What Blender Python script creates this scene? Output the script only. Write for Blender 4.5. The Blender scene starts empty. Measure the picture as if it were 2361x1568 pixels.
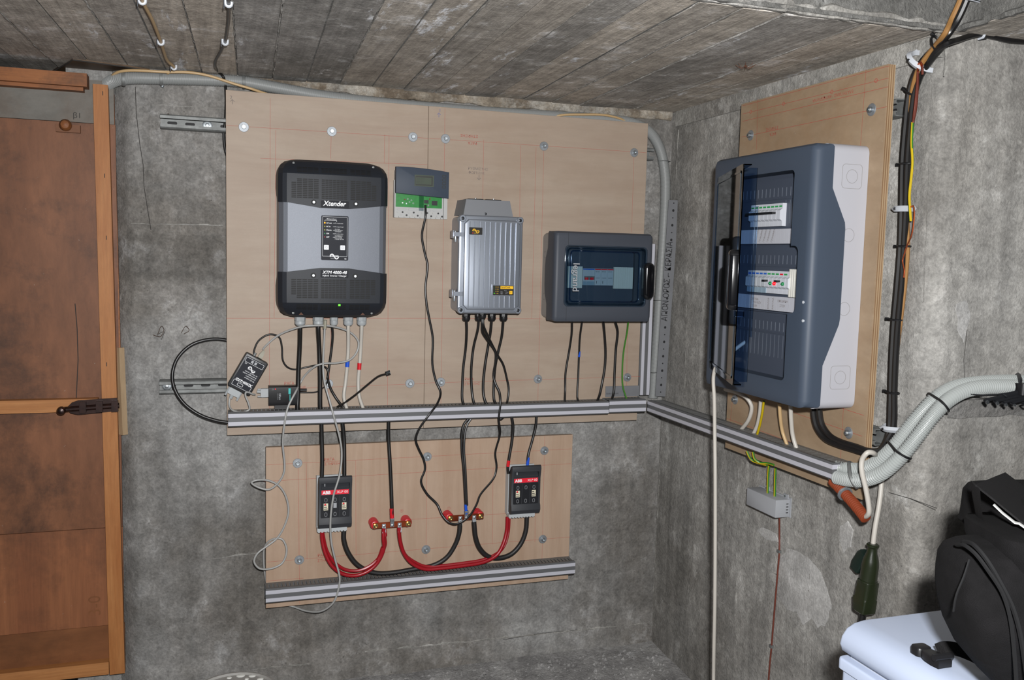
import bpy, bmesh, math, random
from mathutils import Vector, noise as mnoise
random.seed(7)
scene = bpy.context.scene
COL = scene.collection

# ---------------------------------------------------------------- camera
IW, IH, FPX = 2361.0, 1568.0, 2064.44
CAMP = Vector((0.0, 0.0, 1.455))
_y, _p, _r = math.radians(18.653), math.radians(5.261), math.radians(1.45)
FWD = Vector((math.sin(_y)*math.cos(_p), math.cos(_y)*math.cos(_p), -math.sin(_p)))
_rt = Vector((math.cos(_y), -math.sin(_y), 0)); _up = _rt.cross(FWD)
RT = math.cos(_r)*_rt + math.sin(_r)*_up
UP = -math.sin(_r)*_rt + math.cos(_r)*_up
cam_d = bpy.data.cameras.new('camera'); cam = bpy.data.objects.new('camera', cam_d); COL.objects.link(cam)
cam_d.sensor_width = 36.0; cam_d.lens = 36.0*FPX/IW; cam_d.clip_start = 0.02
from mathutils import Matrix
M = Matrix(((RT.x, UP.x, -FWD.x, CAMP.x), (RT.y, UP.y, -FWD.y, CAMP.y), (RT.z, UP.z, -FWD.z, CAMP.z), (0, 0, 0, 1)))
cam.matrix_world = M
scene.camera = cam

# ---------------------------------------------------------------- light: the camera's flash, plus a dim room
FLASH_W = 92.0
fl_d = bpy.data.lights.new('camera_flash', 'AREA'); fl = bpy.data.objects.new('camera_flash', fl_d); COL.objects.link(fl)
fl_d.shape = 'RECTANGLE'; fl_d.size = 0.07; fl_d.size_y = 0.045; fl_d.energy = FLASH_W; fl_d.color = (1.0, 1.0, 1.0)
FM = M.copy(); FM.translation = CAMP + RT*0.075 + UP*0.13 - FWD*0.03; fl.matrix_world = FM
wd = bpy.data.worlds.new('world'); scene.world = wd; wd.use_nodes = True
wd.node_tree.nodes['Background'].inputs[0].default_value = (0.5, 0.5, 0.5, 1); wd.node_tree.nodes['Background'].inputs[1].default_value = 0.05
vs = scene.view_settings
vs.view_transform = 'Standard'; vs.look = 'None'; vs.exposure = 0.0; vs.gamma = 1.0; vs.use_curve_mapping = False

# ---------------------------------------------------------------- measured planes of the place (metres)
YB, XB = 2.845, 1.505          # faces of the plywood boards on back and right wall
YW, XW = 2.905, 1.565          # concrete back wall, right wall
YR = 1.64                      # end of right wall (return wall faces the camera)
ZC = 1.98                      # ceiling
def ray(px, py): return (px-IW/2)/FPX*RT - (py-IH/2)/FPX*UP + FWD
def BY(px, py, Y): d = ray(px, py); return CAMP + d*(Y/d.y)
def BX(px, py, X): d = ray(px, py); return CAMP + d*(X/d.x)
def BZ(px, py, Z): d = ray(px, py); return CAMP + d*((Z-CAMP.z)/d.z)
def pb(px, py, w=0.0): return BY(px, py, YB-w)          # point w metres off the back boards
def pr(px, py, w=0.0): return BX(px, py, XB-w)          # point w metres off the right board

# ---------------------------------------------------------------- materials
def s2l(c):
    c = c/255.0
    return c/12.92 if c <= 0.04045 else ((c+0.055)/1.055)**2.4
def C(r, g, b): return (s2l(r), s2l(g), s2l(b), 1.0)
MATS = {}
def nm(name):
    m = bpy.data.materials.new(name); m.use_nodes = True
    nt = m.node_tree; b = nt.nodes['Principled BSDF']; MATS[name] = m
    return m, nt, b
def N(nt, t, **k):
    n = nt.nodes.new(t)
    for a, v in k.items(): setattr(n, a, v)
    return n
def L(nt, a, b): nt.links.new(a, b)
def simple(name, col, rough=0.5, metal=0.0, bump=0.0, bscale=300.0, spec=0.5, emit=None, es=1.0, var=0.0, vscale=20.0, coat=0.0):
    m, nt, b = nm(name)
    b.inputs['Base Color'].default_value = col; b.inputs['Roughness'].default_value = rough
    b.inputs['Metallic'].default_value = metal; b.inputs['Specular IOR Level'].default_value = spec
    if coat: b.inputs['Coat Weight'].default_value = coat
    if emit: b.inputs['Emission Color'].default_value = emit; b.inputs['Emission Strength'].default_value = es
    if bump or var:
        g = N(nt, 'ShaderNodeNewGeometry')
    if bump:
        n = N(nt, 'ShaderNodeTexNoise'); n.inputs['Scale'].default_value = bscale; n.inputs['Detail'].default_value = 3
        L(nt, g.outputs['Position'], n.inputs['Vector'])
        bp = N(nt, 'ShaderNodeBump'); bp.inputs['Strength'].default_value = bump; bp.inputs['Distance'].default_value = 0.002
        L(nt, n.outputs['Fac'], bp.inputs['Height']); L(nt, bp.outputs[0], b.inputs['Normal'])
    if var:
        n = N(nt, 'ShaderNodeTexNoise'); n.inputs['Scale'].default_value = vscale; n.inputs['Detail'].default_value = 5
        L(nt, g.outputs['Position'], n.inputs['Vector'])
        mr = N(nt, 'ShaderNodeMapRange'); mr.inputs[1].default_value = 0.3; mr.inputs[2].default_value = 0.7
        mr.inputs[3].default_value = 1-var; mr.inputs[4].default_value = 1+var
        L(nt, n.outputs['Fac'], mr.inputs[0])
        mx = N(nt, 'ShaderNodeMix', data_type='RGBA', blend_type='MULTIPLY'); mx.inputs[0].default_value = 1.0
        mx.inputs[6].default_value = col; L(nt, mr.outputs[0], mx.inputs[7]); L(nt, mx.outputs[2], b.inputs['Base Color'])
    return m
def tex_noise(nt, vec, scale, detail=5, rough=0.6, dist=0.0, sc=None):
    if sc:
        mp = N(nt, 'ShaderNodeMapping'); mp.inputs['Scale'].default_value = sc; L(nt, vec, mp.inputs['Vector']); vec = mp.outputs[0]
    n = N(nt, 'ShaderNodeTexNoise'); n.inputs['Scale'].default_value = scale; n.inputs['Detail'].default_value = detail
    n.inputs['Roughness'].default_value = rough; n.inputs['Distortion'].default_value = dist
    L(nt, vec, n.inputs['Vector']); return n.outputs['Fac']
def mrange(nt, fac, a, b, c, d):
    mr = N(nt, 'ShaderNodeMapRange'); L(nt, fac, mr.inputs[0])
    for i, v in enumerate((a, b, c, d)): mr.inputs[i+1].default_value = v
    return mr.outputs[0]
def mixc(nt, fac, a, b, mode='MIX'):
    mx = N(nt, 'ShaderNodeMix', data_type='RGBA', blend_type=mode)
    if isinstance(fac, float): mx.inputs[0].default_value = fac
    else: L(nt, fac, mx.inputs[0])
    for i, v in ((6, a), (7, b)):
        if isinstance(v, tuple): mx.inputs[i].default_value = v
        else: L(nt, v, mx.inputs[i])
    return mx.outputs[2]
def madd(nt, a, b, ka, kb):
    m1 = N(nt, 'ShaderNodeMath', operation='MULTIPLY'); L(nt, a, m1.inputs[0]); m1.inputs[1].default_value = ka
    m2 = N(nt, 'ShaderNodeMath', operation='MULTIPLY_ADD'); L(nt, b, m2.inputs[0]); m2.inputs[1].default_value = kb; L(nt, m1.outputs[0], m2.inputs[2])
    return m2.outputs[0]
def concrete(name, dark, mid, light, white=0.66, streak=0.22, bump=0.55, seed=0.0, rand=False, grain=None, patch=1.3, lifts=None, wsc=None, grit=0.30):
    m, nt, b = nm(name)
    g = N(nt, 'ShaderNodeNewGeometry')
    mp = N(nt, 'ShaderNodeMapping'); mp.inputs['Location'].default_value = (seed, seed*1.7, seed*0.6); L(nt, g.outputs['Position'], mp.inputs['Vector'])
    v = mp.outputs[0]
    n1 = tex_noise(nt, v, patch, 9, 0.62, 0.4)
    n2 = tex_noise(nt, v, 9, 8, 0.72)
    n3 = tex_noise(nt, v, 140, 4, 0.7)
    n4 = tex_noise(nt, v, 1.0, 6, 0.65, 0.3, (11, 11, 0.9))
    col = mixc(nt, mrange(nt, n1, 0.40, 0.60, 0, 1), dark, mid)
    if rand:
        oi = N(nt, 'ShaderNodeObjectInfo')
        col = mixc(nt, mrange(nt, oi.outputs['Random'], 0, 1, 0.0, 0.85), col, rand)
    col = mixc(nt, mrange(nt, n2, 0.56, 0.74, 0, 0.55), col, light)
    n5 = tex_noise(nt, v, 4.2 if not wsc else 1.0, 12, 0.78, 0.2, wsc)
    col = mixc(nt, mrange(nt, n5, white, white+(0.10 if not wsc else 0.05), 0, 0.8 if not wsc else 0.95), col, light)
    n6 = tex_noise(nt, v, 38, 6, 0.75, 0.6)
    col = mixc(nt, 1.0, col, mrange(nt, n6, 0.3, 0.7, 1-grit, 1+grit), 'MULTIPLY')
    col = mixc(nt, 1.0, col, mrange(nt, n2, 0.3, 0.7, 0.72, 1.2), 'MULTIPLY')
    col = mixc(nt, 1.0, col, mrange(nt, n3, 0.3, 0.7, 0.78, 1.2), 'MULTIPLY')
    col = mixc(nt, 1.0, col, mrange(nt, n4, 0.32, 0.68, 1-streak, 1+streak), 'MULTIPLY')
    if lifts:
        # tone of the separate casting lifts, with wavering edges: list of (height, tone above it)
        sx = N(nt, 'ShaderNodeSeparateXYZ'); L(nt, g.outputs['Position'], sx.inputs[0])
        wob = N(nt, 'ShaderNodeMath', operation='MULTIPLY_ADD'); L(nt, n2, wob.inputs[0]); wob.inputs[1].default_value = 0.10; L(nt, sx.outputs[2], wob.inputs[2])
        dv = N(nt, 'ShaderNodeMath', operation='DIVIDE'); L(nt, wob.outputs[0], dv.inputs[0]); dv.inputs[1].default_value = 2.0
        cr = N(nt, 'ShaderNodeValToRGB'); cr.color_ramp.interpolation = 'LINEAR'
        els = cr.color_ramp.elements; els[0].position = 0; els[0].color = (lifts[0][1],)*3+(1,); els[1].position = 1; els[1].color = (lifts[-1][1],)*3+(1,)
        for (z_, t_), (z0_, t0_) in zip(lifts[1:], lifts):
            for zz_, tt_ in ((z_+0.045, t0_), (z_+0.055, t_)):
                e = els.new(zz_/2.0); e.color = (tt_,)*3+(1,)
        L(nt, dv.outputs[0], cr.inputs[0]); col = mixc(nt, 1.0, col, cr.outputs[0], 'MULTIPLY')
    hh = madd(nt, madd(nt, n2, n3, 0.9, 0.35), n6, 1.0, 0.35)
    if grain:
        ng = tex_noise(nt, v, 1.0, 5, 0.7, 0.1, grain)
        col = mixc(nt, 1.0, col, mrange(nt, ng, 0.3, 0.7, 0.75, 1.22), 'MULTIPLY')
        hh = madd(nt, hh, ng, 0.7, 0.6)
    # small pits
    vo = N(nt, 'ShaderNodeTexVoronoi'); vo.inputs['Scale'].default_value = 55; L(nt, v, vo.inputs['Vector'])
    pit = mrange(nt, vo.outputs['Distance'], 0.07, 0.16, 0.45, 1.0)
    pm = N(nt, 'ShaderNodeMath', operation='MULTIPLY'); L(nt, mrange(nt, n1, 0.42, 0.58, 1, 0), pm.inputs[0]); L(nt, mrange(nt, n2, 0.46, 0.58, 0, 1), pm.inputs[1])
    col = mixc(nt, pm.outputs[0], col, mixc(nt, 1.0, col, pit, 'MULTIPLY'))
    bp = N(nt, 'ShaderNodeBump'); bp.inputs['Strength'].default_value = bump; bp.inputs['Distance'].default_value = 0.012
    L(nt, hh, bp.inputs['Height']); L(nt, bp.outputs[0], b.inputs['Normal'])
    L(nt, col, b.inputs['Base Color']); b.inputs['Roughness'].default_value = 0.9; b.inputs['Specular IOR Level'].default_value = 0.25
    return m
def woody(name, c1, c2, sc, rough=0.55, blotch=None, bk=0.5, fine=0.1, spec=0.3, bscale=3.0, dist=1.2):
    m, nt, b = nm(name)
    g = N(nt, 'ShaderNodeNewGeometry'); v = g.outputs['Position']
    n1 = tex_noise(nt, v, 1.0, 4, 0.55, dist, sc)
    n2 = tex_noise(nt, v, 1.0, 6, 0.7, 0.0, tuple(6*s for s in sc))
    col = mixc(nt, mrange(nt, n1, 0.32, 0.68, 0, 1), c1, c2)
    if blotch:
        nb = tex_noise(nt, v, bscale, 8, 0.72, 0.15)
        col = mixc(nt, mrange(nt, nb, 0.48, 0.68, 0, bk), col, blotch)
        ns = tex_noise(nt, v, 60, 3, 0.6)
        col = mixc(nt, mrange(nt, ns, 0.72, 0.78, 0, 0.5), col, (0.35, 0.3, 0.25, 1))
    col = mixc(nt, 1.0, col, mrange(nt, n2, 0.3, 0.7, 1-fine, 1+fine), 'MULTIPLY')
    bp = N(nt, 'ShaderNodeBump'); bp.inputs['Strength'].default_value = 0.12; bp.inputs['Distance'].default_value = 0.002
    L(nt, n2, bp.inputs['Height']); L(nt, bp.outputs[0], b.inputs['Normal'])
    L(nt, col, b.inputs['Base Color']); b.inputs['Roughness'].default_value = rough; b.inputs['Specular IOR Level'].default_value = spec
    return m
def tinted(name, col, fres=1.45, rough=0.03, extra=0.0):
    m = bpy.data.materials.new(name); m.use_nodes = True; nt = m.node_tree; MATS[name] = m
    nt.nodes.remove(nt.nodes['Principled BSDF']); out = nt.nodes['Material Output']
    t = N(nt, 'ShaderNodeBsdfTransparent'); t.inputs[0].default_value = col
    gl = N(nt, 'ShaderNodeBsdfGlossy'); gl.inputs['Roughness'].default_value = rough; gl.inputs[0].default_value = (0.9, 0.95, 1, 1)
    fr = N(nt, 'ShaderNodeFresnel'); fr.inputs[0].default_value = fres
    mx = N(nt, 'ShaderNodeMixShader')
    L(nt, fr.outputs[0], mx.inputs[0]); L(nt, t.outputs[0], mx.inputs[1]); L(nt, gl.outputs[0], mx.inputs[2]); L(nt, mx.outputs[0], out.inputs[0])
    return m

concrete('concrete_back', C(110, 106, 101), C(138, 137, 135), C(166, 166, 166), white=0.64, seed=0.0, lifts=[(0, 1.04), (0.16, 0.90), (0.72, 1.0), (1.06, 1.08), (1.36, 0.84), (1.50, 1.04)])
concrete('concrete_right', C(120, 117, 112), C(144, 142, 138), C(172, 171, 168), white=0.60, seed=4.3, bump=0.62, streak=0.3)
concrete('concrete_return', C(118, 116, 113), C(134, 133, 131), C(160, 160, 160), white=0.58, seed=8.1, bump=0.8, streak=0.25)
concrete('concrete_ceiling', C(126, 124, 120), C(160, 157, 153), C(232, 234, 238), white=0.585, wsc=(9, 2.2, 9), seed=2.2, rand=C(186, 176, 163), grain=(60, 2.0, 60), streak=0.12, patch=2.2)
concrete('concrete_soffit', C(104, 103, 100), C(122, 121, 118), C(158, 158, 156), white=0.58, seed=6.0, bump=0.9, streak=0.05)
concrete('concrete_ridge', C(128, 125, 120), C(150, 148, 143), C(178, 176, 172), white=0.5, seed=1.1, bump=0.7)
concrete('plaster_pale', C(158, 156, 153), C(174, 173, 171), C(192, 191, 190), white=0.6, seed=1.9, bump=0.4, streak=0.1, grit=0.18)
concrete('mortar', C(112, 100, 86), C(138, 128, 114), C(172, 168, 160), white=0.5, seed=9.3, bump=0.9, patch=9)
concrete('concrete_jamb', C(84, 84, 86), C(100, 100, 101), C(128, 128, 130), white=0.72, seed=3.0, streak=0.1, bump=0.35)
concrete('floor_dirt', C(140, 138, 137), C(162, 160, 158), C(205, 204, 204), white=0.60, seed=5.0, bump=1.0, streak=0.0, patch=6)
woody('ply_birch', C(149, 132, 117), C(157, 142, 127), (1.6, 1, 11), blotch=C(142, 123, 105), bk=0.4, fine=0.04)
woody('ply_vertical', C(157, 133, 113), C(168, 146, 127), (16, 1, 1.1), blotch=C(149, 122, 100), bk=0.4, fine=0.045)
woody('ply_right', C(137, 116, 93), C(149, 129, 106), (1, 5, 9), blotch=C(136, 103, 70), bk=0.4, fine=0.06)
woody('ply_edge_dark', C(112, 86, 62), C(128, 100, 74), (20, 20, 3), fine=0.15)
woody('ply_edge_light', C(150, 126, 98), C(162, 140, 112), (20, 20, 3), fine=0.1)
woody('pine', C(146, 92, 48), C(162, 110, 64), (30, 30, 2.2), fine=0.12, blotch=C(132, 78, 40), bk=0.35)
woody('pine_h', C(150, 98, 54), C(168, 116, 70), (2.0, 30, 30), fine=0.12, blotch=C(134, 82, 46), bk=0.35)
woody('pine_dirty', C(122, 72, 38), C(140, 88, 48), (2.0, 30, 30), fine=0.16, blotch=C(66, 44, 30), bk=0.7, bscale=6)
woody('door_panel', C(98, 61, 39), C(116, 75, 50), (5, 5, 1.6), fine=0.2, blotch=C(64, 42, 30), bk=0.9, bscale=4.5, dist=0.2)
woody('door_panel_low', C(118, 72, 46), C(132, 84, 54), (12, 12, 0.8), fine=0.16, blotch=C(88, 56, 38), bk=0.8, bscale=4.0, dist=0.2)
woody('door_grey', C(90, 86, 80), C(104, 101, 95), (3, 3, 5), fine=0.14, blotch=C(90, 68, 50), bk=0.5)
woody('door_base', C(104, 64, 36), C(118, 74, 44), (2, 12, 6), fine=0.12, blotch=C(74, 46, 28), bk=0.6)
woody('ceiling_patch', C(84, 66, 50), C(98, 80, 62), (8, 3, 8), fine=0.12, blotch=C(60, 50, 42), bk=0.6)
simple('red_pencil', C(160, 66, 56), 0.8); simple('grey_pencil', C(110, 100, 96), 0.8); simple('blue_pencil', C(96, 100, 140), 0.8)
simple('ink_black', C(30, 30, 32), 0.7)
simple('zinc', C(138, 142, 146), 0.5, 0.6, var=0.15, vscale=60); simple('zinc_bright', C(172, 178, 182), 0.4, 1.0)
simple('zinc_dull', C(118, 120, 119), 0.6, 0.5, var=0.25, vscale=40); simple('steel_dark', C(70, 72, 76), 0.4, 0.8)
simple('brass_steel', C(190, 170, 120), 0.3, 1.0)
simple('duct_grey', C(100, 100, 99), 0.5, var=0.04); simple('duct_white', C(174, 174, 182), 0.45); simple('duct_dark', C(86, 87, 89), 0.5)
simple('duct_inside', C(60, 60, 60), 0.7)
simple('cable_black', C(22, 21, 21), 0.35); simple('cable_black_matt', C(26, 25, 25), 0.5)
simple('cable_white', C(176, 171, 163), 0.45); simple('cable_grey', C(150, 150, 148), 0.4); simple('cable_beige', C(176, 148, 108), 0.45)
simple('cable_tan', C(140, 102, 58), 0.45); simple('plug_beige', C(134, 130, 114), 0.5); simple('warning_print', C(76, 44, 26), 0.7)
simple('cable_red', C(142, 10, 24), 0.35); simple('cable_yellow', C(180, 154, 10), 0.45); simple('cable_green', C(46, 110, 26), 0.45); simple('cable_brown', C(96, 46, 34), 0.45)
simple('tape_blue', C(16, 76, 190), 0.4); simple('tape_red', C(196, 16, 30), 0.4)
simple('copper', C(176, 84, 52), 0.35, 1.0, var=0.15, vscale=40); simple('copper_bright', C(226, 116, 72), 0.25, 1.0); simple('copper_dull', C(100, 46, 34), 0.5, 0.4)
simple('insulator_red', C(186, 30, 44), 0.35)
simple('conduit_grey', C(138, 140, 139), 0.45); simple('conduit_light', C(152, 156, 154), 0.4); simple('conduit_orange', C(122, 54, 29), 0.55, spec=0.3)
simple('gland_grey', C(152, 156, 158), 0.45); simple('plastic_white', C(182, 186, 192), 0.4); simple('plastic_black', C(20, 20, 22), 0.4)
simple('inverter_silver', C(106, 110, 118), 0.5, 0.3, bump=0.15, bscale=900, var=0.06, vscale=500)
simple('inverter_black', C(33, 36, 42), 0.5, bump=0.08, bscale=700, spec=0.25); simple('slot_black', C(8, 8, 9), 0.7); simple('inverter_plate', C(28, 30, 36), 0.55, spec=0.15)
simple('label_dark', C(27, 29, 37), 0.5, spec=0.15); simple('print_white', C(225, 226, 228), 0.5); simple('print_grey', C(150, 152, 156), 0.5)
simple('key_silver', C(206, 208, 212), 0.4)
simple('led_amber', C(255, 150, 0), 0.3, emit=C(255, 140, 0), es=2.5); simple('led_green', C(70, 240, 20), 0.3, emit=C(80, 255, 10), es=2.0); simple('led_red', C(240, 20, 30), 0.3, emit=C(255, 10, 20), es=1.6)
simple('led_off_yellow', C(130, 130, 40), 0.3); simple('led_off_green', C(20, 110, 60), 0.3); simple('led_off_red', C(130, 20, 30), 0.3)
simple('display_cover', C(52, 61, 74), 0.55, spec=0.3); simple('display_base', C(164, 164, 162), 0.5); simple('pcb', C(6, 116, 36), 0.4, var=0.15, vscale=120); simple('lcd', C(74, 82, 72), 0.25); simple('lcd_dark', C(30, 32, 26), 0.4)
simple('vario_alu', C(150, 156, 166), 0.34, 0.7, bump=0.05, bscale=900); simple('vario_cap', C(118, 120, 124), 0.5, 0.3)
simple('label_black', C(36, 34, 32), 0.35); simple('yellow_print', C(232, 180, 20), 0.5)
simple('box_dark', C(62, 66, 74), 0.5, spec=0.35); simple('box_mid', C(60, 69, 82), 0.5, spec=0.3); simple('box_light', C(166, 166, 172), 0.5); simple('box_base', C(132, 130, 128), 0.5); simple('box_inner', C(62, 68, 80), 0.5); simple('box_rib', C(92, 98, 108), 0.5)
simple('module_white', C(184, 186, 192), 0.45); simple('module_grey', C(168, 172, 176), 0.45); simple('module_cream', C(196, 194, 186), 0.45); simple('module_blue', C(30, 84, 170), 0.5); simple('module_clear', C(128, 146, 158), 0.3); simple('module_red', C(206, 20, 36), 0.45); simple('print_green', C(40, 140, 70), 0.5)
simple('paper', C(172, 172, 178), 0.6)
tinted('tint_glass', (0.70, 0.78, 0.83, 1)); tinted('tint_door', (0.60, 0.66, 0.70, 1), 1.5); tinted('clear_plastic', (0.8, 0.83, 0.85, 1), 1.4)
tinted('tint_edge', (0.66, 0.77, 0.90, 1), 1.7)
simple('handle_black', C(14, 15, 18), 0.12, coat=0.6)
simple('fuse_grey', C(47, 49, 53), 0.55, spec=0.35); simple('fuse_window', C(36, 37, 40), 0.22); simple('fuse_base', C(168, 172, 174), 0.5); simple('label_red', C(216, 24, 48), 0.45); simple('fuse_cream', C(212, 204, 180), 0.5)
simple('jbox_grey', C(146, 148, 152), 0.5); simple('teal', C(20, 168, 164), 0.4)
simple('olive', C(30, 36, 21), 0.3, bump=0.1, bscale=80, coat=0.2); simple('olive_dark', C(16, 32, 27), 0.35)
simple('freezer_white', C(168, 178, 198), 0.35); simple('freezer_seal', C(160, 164, 172), 0.5)
simple('bag_black', C(11, 10, 11), 0.9, bump=0.7, bscale=900, var=0.35, vscale=40, spec=0.15); simple('bag_strap', C(13, 12, 13), 0.8, bump=0.4, bscale=500, spec=0.2); simple('bag_piping', C(15, 15, 16), 0.8, spec=0.2)
simple('rust_dark', C(40, 22, 18), 0.35, 0.5, var=0.4, vscale=60)
simple('bucket', C(136, 134, 130), 0.6, var=0.15, vscale=18); simple('splash', C(205, 205, 200), 0.7)
simple('scrap_grey', C(108, 109, 112), 0.5, var=0.06, vscale=25); simple('slot_dark', C(26, 26, 28), 0.7); simple('wire_rust', C(76, 56, 44), 0.6, 0.4)
simple('spider', C(96, 62, 46), 0.8); simple('crack', C(52, 50, 48), 0.9)

# ---------------------------------------------------------------- mesh builder
def fB(u, v, w): return Vector((u, YB-w, v))              # back board frame: u = x, v = height, w = off the board
def fR(u, v, w): return Vector((XB-w, -u, v))             # right board frame: u = -y
def fW(x, y, z): return Vector((x, y, z))
class MB:
    def __init__(s, fr=fB): s.fr = fr; s.v = []; s.f = []; s.mi = []; s.k = 0
    def P(s, a, b, c): s.v.append(s.fr(a, b, c)); return len(s.v)-1
    def F(s, *ids): s.f.append(ids); s.mi.append(s.k)
    def box(s, a0, a1, b0, b1, c0, c1):
        i = [s.P(a, b, c) for c in (c0, c1) for b in (b0, b1) for a in (a0, a1)]
        for q in ((0, 1, 3, 2), (4, 5, 7, 6), (0, 1, 5, 4), (2, 3, 7, 6), (0, 2, 6, 4), (1, 3, 7, 5)): s.F(*[i[j] for j in q])
        return s
    def loft(s, rings, cap0=True, cap1=True):
        ids = [[s.P(*p) for p in r] for r in rings]; n = len(ids[0])
        for a, b in zip(ids, ids[1:]):
            for j in range(n): s.F(a[j], a[(j+1) % n], b[(j+1) % n], b[j])
        if cap0: s.F(*ids[0])
        if cap1: s.F(*ids[-1])
        return s
    def prism(s, poly, c0, c1, r=0.0, r0=0.0, ax='abc', n=3):
        def inset(d): return offset(poly, d)
        rings = []
        def at(p, c):
            if ax == 'abc': return [(a, b, c) for a, b in p]
            if ax == 'cba': return [(c, b, a) for a, b in p]      # poly in (w, v), extruded along u
            return [(a, c, b) for a, b in p]                      # 'acb': poly in (u, w), extruded along v
        sg = 1 if c1 > c0 else -1
        if r0:
            for k in range(n+1):
                t = math.pi/2*k/n; rings.append(at(inset(r0*(1-math.sin(t))), c0+sg*r0*(1-math.cos(t))))
        else: rings.append(at(poly, c0))
        if r:
            for k in range(n+1):
                t = math.pi/2*k/n; rings.append(at(inset(r*(1-math.cos(t))), c1-sg*r*(1-math.sin(t))))
        else: rings.append(at(poly, c1))
        return s.loft(rings)
    def ring(s, outer, inner, c0, c1, ax='abc'):
        n = len(outer); f = (lambda p, c: (p[0], p[1], c)) if ax == 'abc' else ((lambda p, c: (c, p[1], p[0])) if ax == 'cba' else (lambda p, c: (p[0], c, p[1])))
        A = [[s.P(*f(p, c)) for p in q] for q, c in ((outer, c0), (outer, c1), (inner, c1), (inner, c0))]
        for a, b in zip(A, A[1:]+A[:1]):
            for j in range(n): s.F(a[j], a[(j+1) % n], b[(j+1) % n], b[j])
        return s
    def lathe(s, prof, ca, cb, n=16, ax='c', phase=0.0):
        # prof [(radius, height)] ; ax: which local axis is the axis of turning
        rings = []
        for r, h in prof:
            q = []
            for j in range(n):
                t = 2*math.pi*j/n+phase; x, y = r*math.cos(t), r*math.sin(t)
                q.append((ca+x, cb+y, h) if ax == 'c' else ((ca+x, h, cb+y) if ax == 'b' else (h, ca+x, cb+y)))
            rings.append(q)
        return s.loft(rings)
    def tube(s, pts, r, n=8, flat=1.0, ref=None, cap=True, rad=None):
        pts = [Vector(p) for p in pts]; m = len(pts); base = len(s.v); nrm = None
        for i, p in enumerate(pts):
            t = (pts[min(i+1, m-1)]-pts[max(i-1, 0)]); t = t.normalized() if t.length > 1e-9 else Vector((0, 0, 1))
            if nrm is None or ref is not None:
                g = Vector(ref) if ref is not None else (Vector((0, 0, 1)) if abs(t.z) < 0.9 else Vector((1, 0, 0)))
                nrm = (g-t*g.dot(t)); nrm = nrm.normalized() if nrm.length > 1e-6 else t.orthogonal().normalized()
            else:
                nrm = (nrm-t*nrm.dot(t)); nrm = nrm.normalized() if nrm.length > 1e-6 else t.orthogonal().normalized()
            bn = t.cross(nrm); rr = rad[i] if rad else r
            for j in range(n):
                a = 2*math.pi*j/n
                s.v.append(p+nrm*(rr*flat*math.cos(a))+bn*(rr*math.sin(a)))
        for i in range(m-1):
            for j in range(n):
                a = base+i*n+j; b = base+i*n+(j+1) % n; s.F(a, b, b+n, a+n)
        if cap: s.F(*[base+j for j in range(n)]); s.F(*[base+(m-1)*n+j for j in range(n)])
        return s
    def mesh(s, name, loc=Vector((0, 0, 0)), mats=(), ang=35):
        me = bpy.data.meshes.new(name)
        me.from_pydata([v-loc for v in s.v], [], s.f)
        for m in mats: me.materials.append(MATS[m])
        if len(mats) > 1: me.polygons.foreach_set('material_index', s.mi)
        bm = bmesh.new(); bm.from_mesh(me); bmesh.ops.recalc_face_normals(bm, faces=bm.faces); bm.to_mesh(me); bm.free()
        me.polygons.foreach_set('use_smooth', [True]*len(me.polygons)); me.set_sharp_from_angle(angle=math.radians(ang)); me.update()
        return me
def offset(poly, d):
    if d == 0: return list(poly)
    n = len(poly); A = sum(poly[i][0]*poly[(i+1) % n][1]-poly[(i+1) % n][0]*poly[i][1] for i in range(n))
    sg = 1 if A > 0 else -1; out = []
    for i in range(n):
        x0, y0 = poly[i-1]; x1, y1 = poly[i]; x2, y2 = poly[(i+1) % n]
        a = Vector((x1-x0, y1-y0)); b = Vector((x2-x1, y2-y1))
        if a.length < 1e-9: a = b
        if b.length < 1e-9: b = a
        a.normalize(); b.normalize()
        na = Vector((-a.y, a.x))*sg; nb = Vector((-b.y, b.x))*sg; m = na+nb
        k = d/max(0.35, 1+na.dot(nb)) if m.length > 1e-6 else 0
        out.append((x1+m.x*k, y1+m.y*k))
    return out
def rrect(a0, a1, b0, b1, r, n=5):
    out = []
    for cx, cy, s in ((a1-r, b1-r, 0), (a0+r, b1-r, 1), (a0+r, b0+r, 2), (a1-r, b0+r, 3)):
        for k in range(n+1):
            t = math.pi/2*(s+k/n); out.append((cx+r*math.cos(t), cy+r*math.sin(t)))
    return out
def circ(ca, cb, r, n=16): return [(ca+r*math.cos(2*math.pi*k/n), cb+r*math.sin(2*math.pi*k/n)) for k in range(n)]
def smooth(pts, n=8):
    pts = [Vector(p) for p in pts]
    if len(pts) < 3: return pts
    ext = [pts[0]*2-pts[1]]+pts+[pts[-1]*2-pts[-2]]; out = []
    for i in range(1, len(ext)-2):
        p0, p1, p2, p3 = ext[i-1:i+3]
        # centripetal style: limit overshoot
        d1 = (p2-p1).length or 1e-6; t1 = (p2-p0)*(d1/max(1e-6, (p1-p0).length+d1)); t2 = (p3-p1)*(d1/max(1e-6, (p3-p2).length+d1))
        for k in range(n):
            t = k/n; h = t*t; c = h*t
            out.append(p1*(2*c-3*h+1)+t1*(c-2*h+t)+p2*(-2*c+3*h)+t2*(c-h))
    out.append(pts[-1]); return out
def resample(pts, step):
    out = [pts[0]]; need = step
    for a, b in zip(pts, pts[1:]):
        d = (b-a).length; pos = 0.0
        while need <= d-pos and d > 0:
            pos += need; out.append(a+(b-a)*(pos/d)); need = step
        need -= d-pos
    return out

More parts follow.
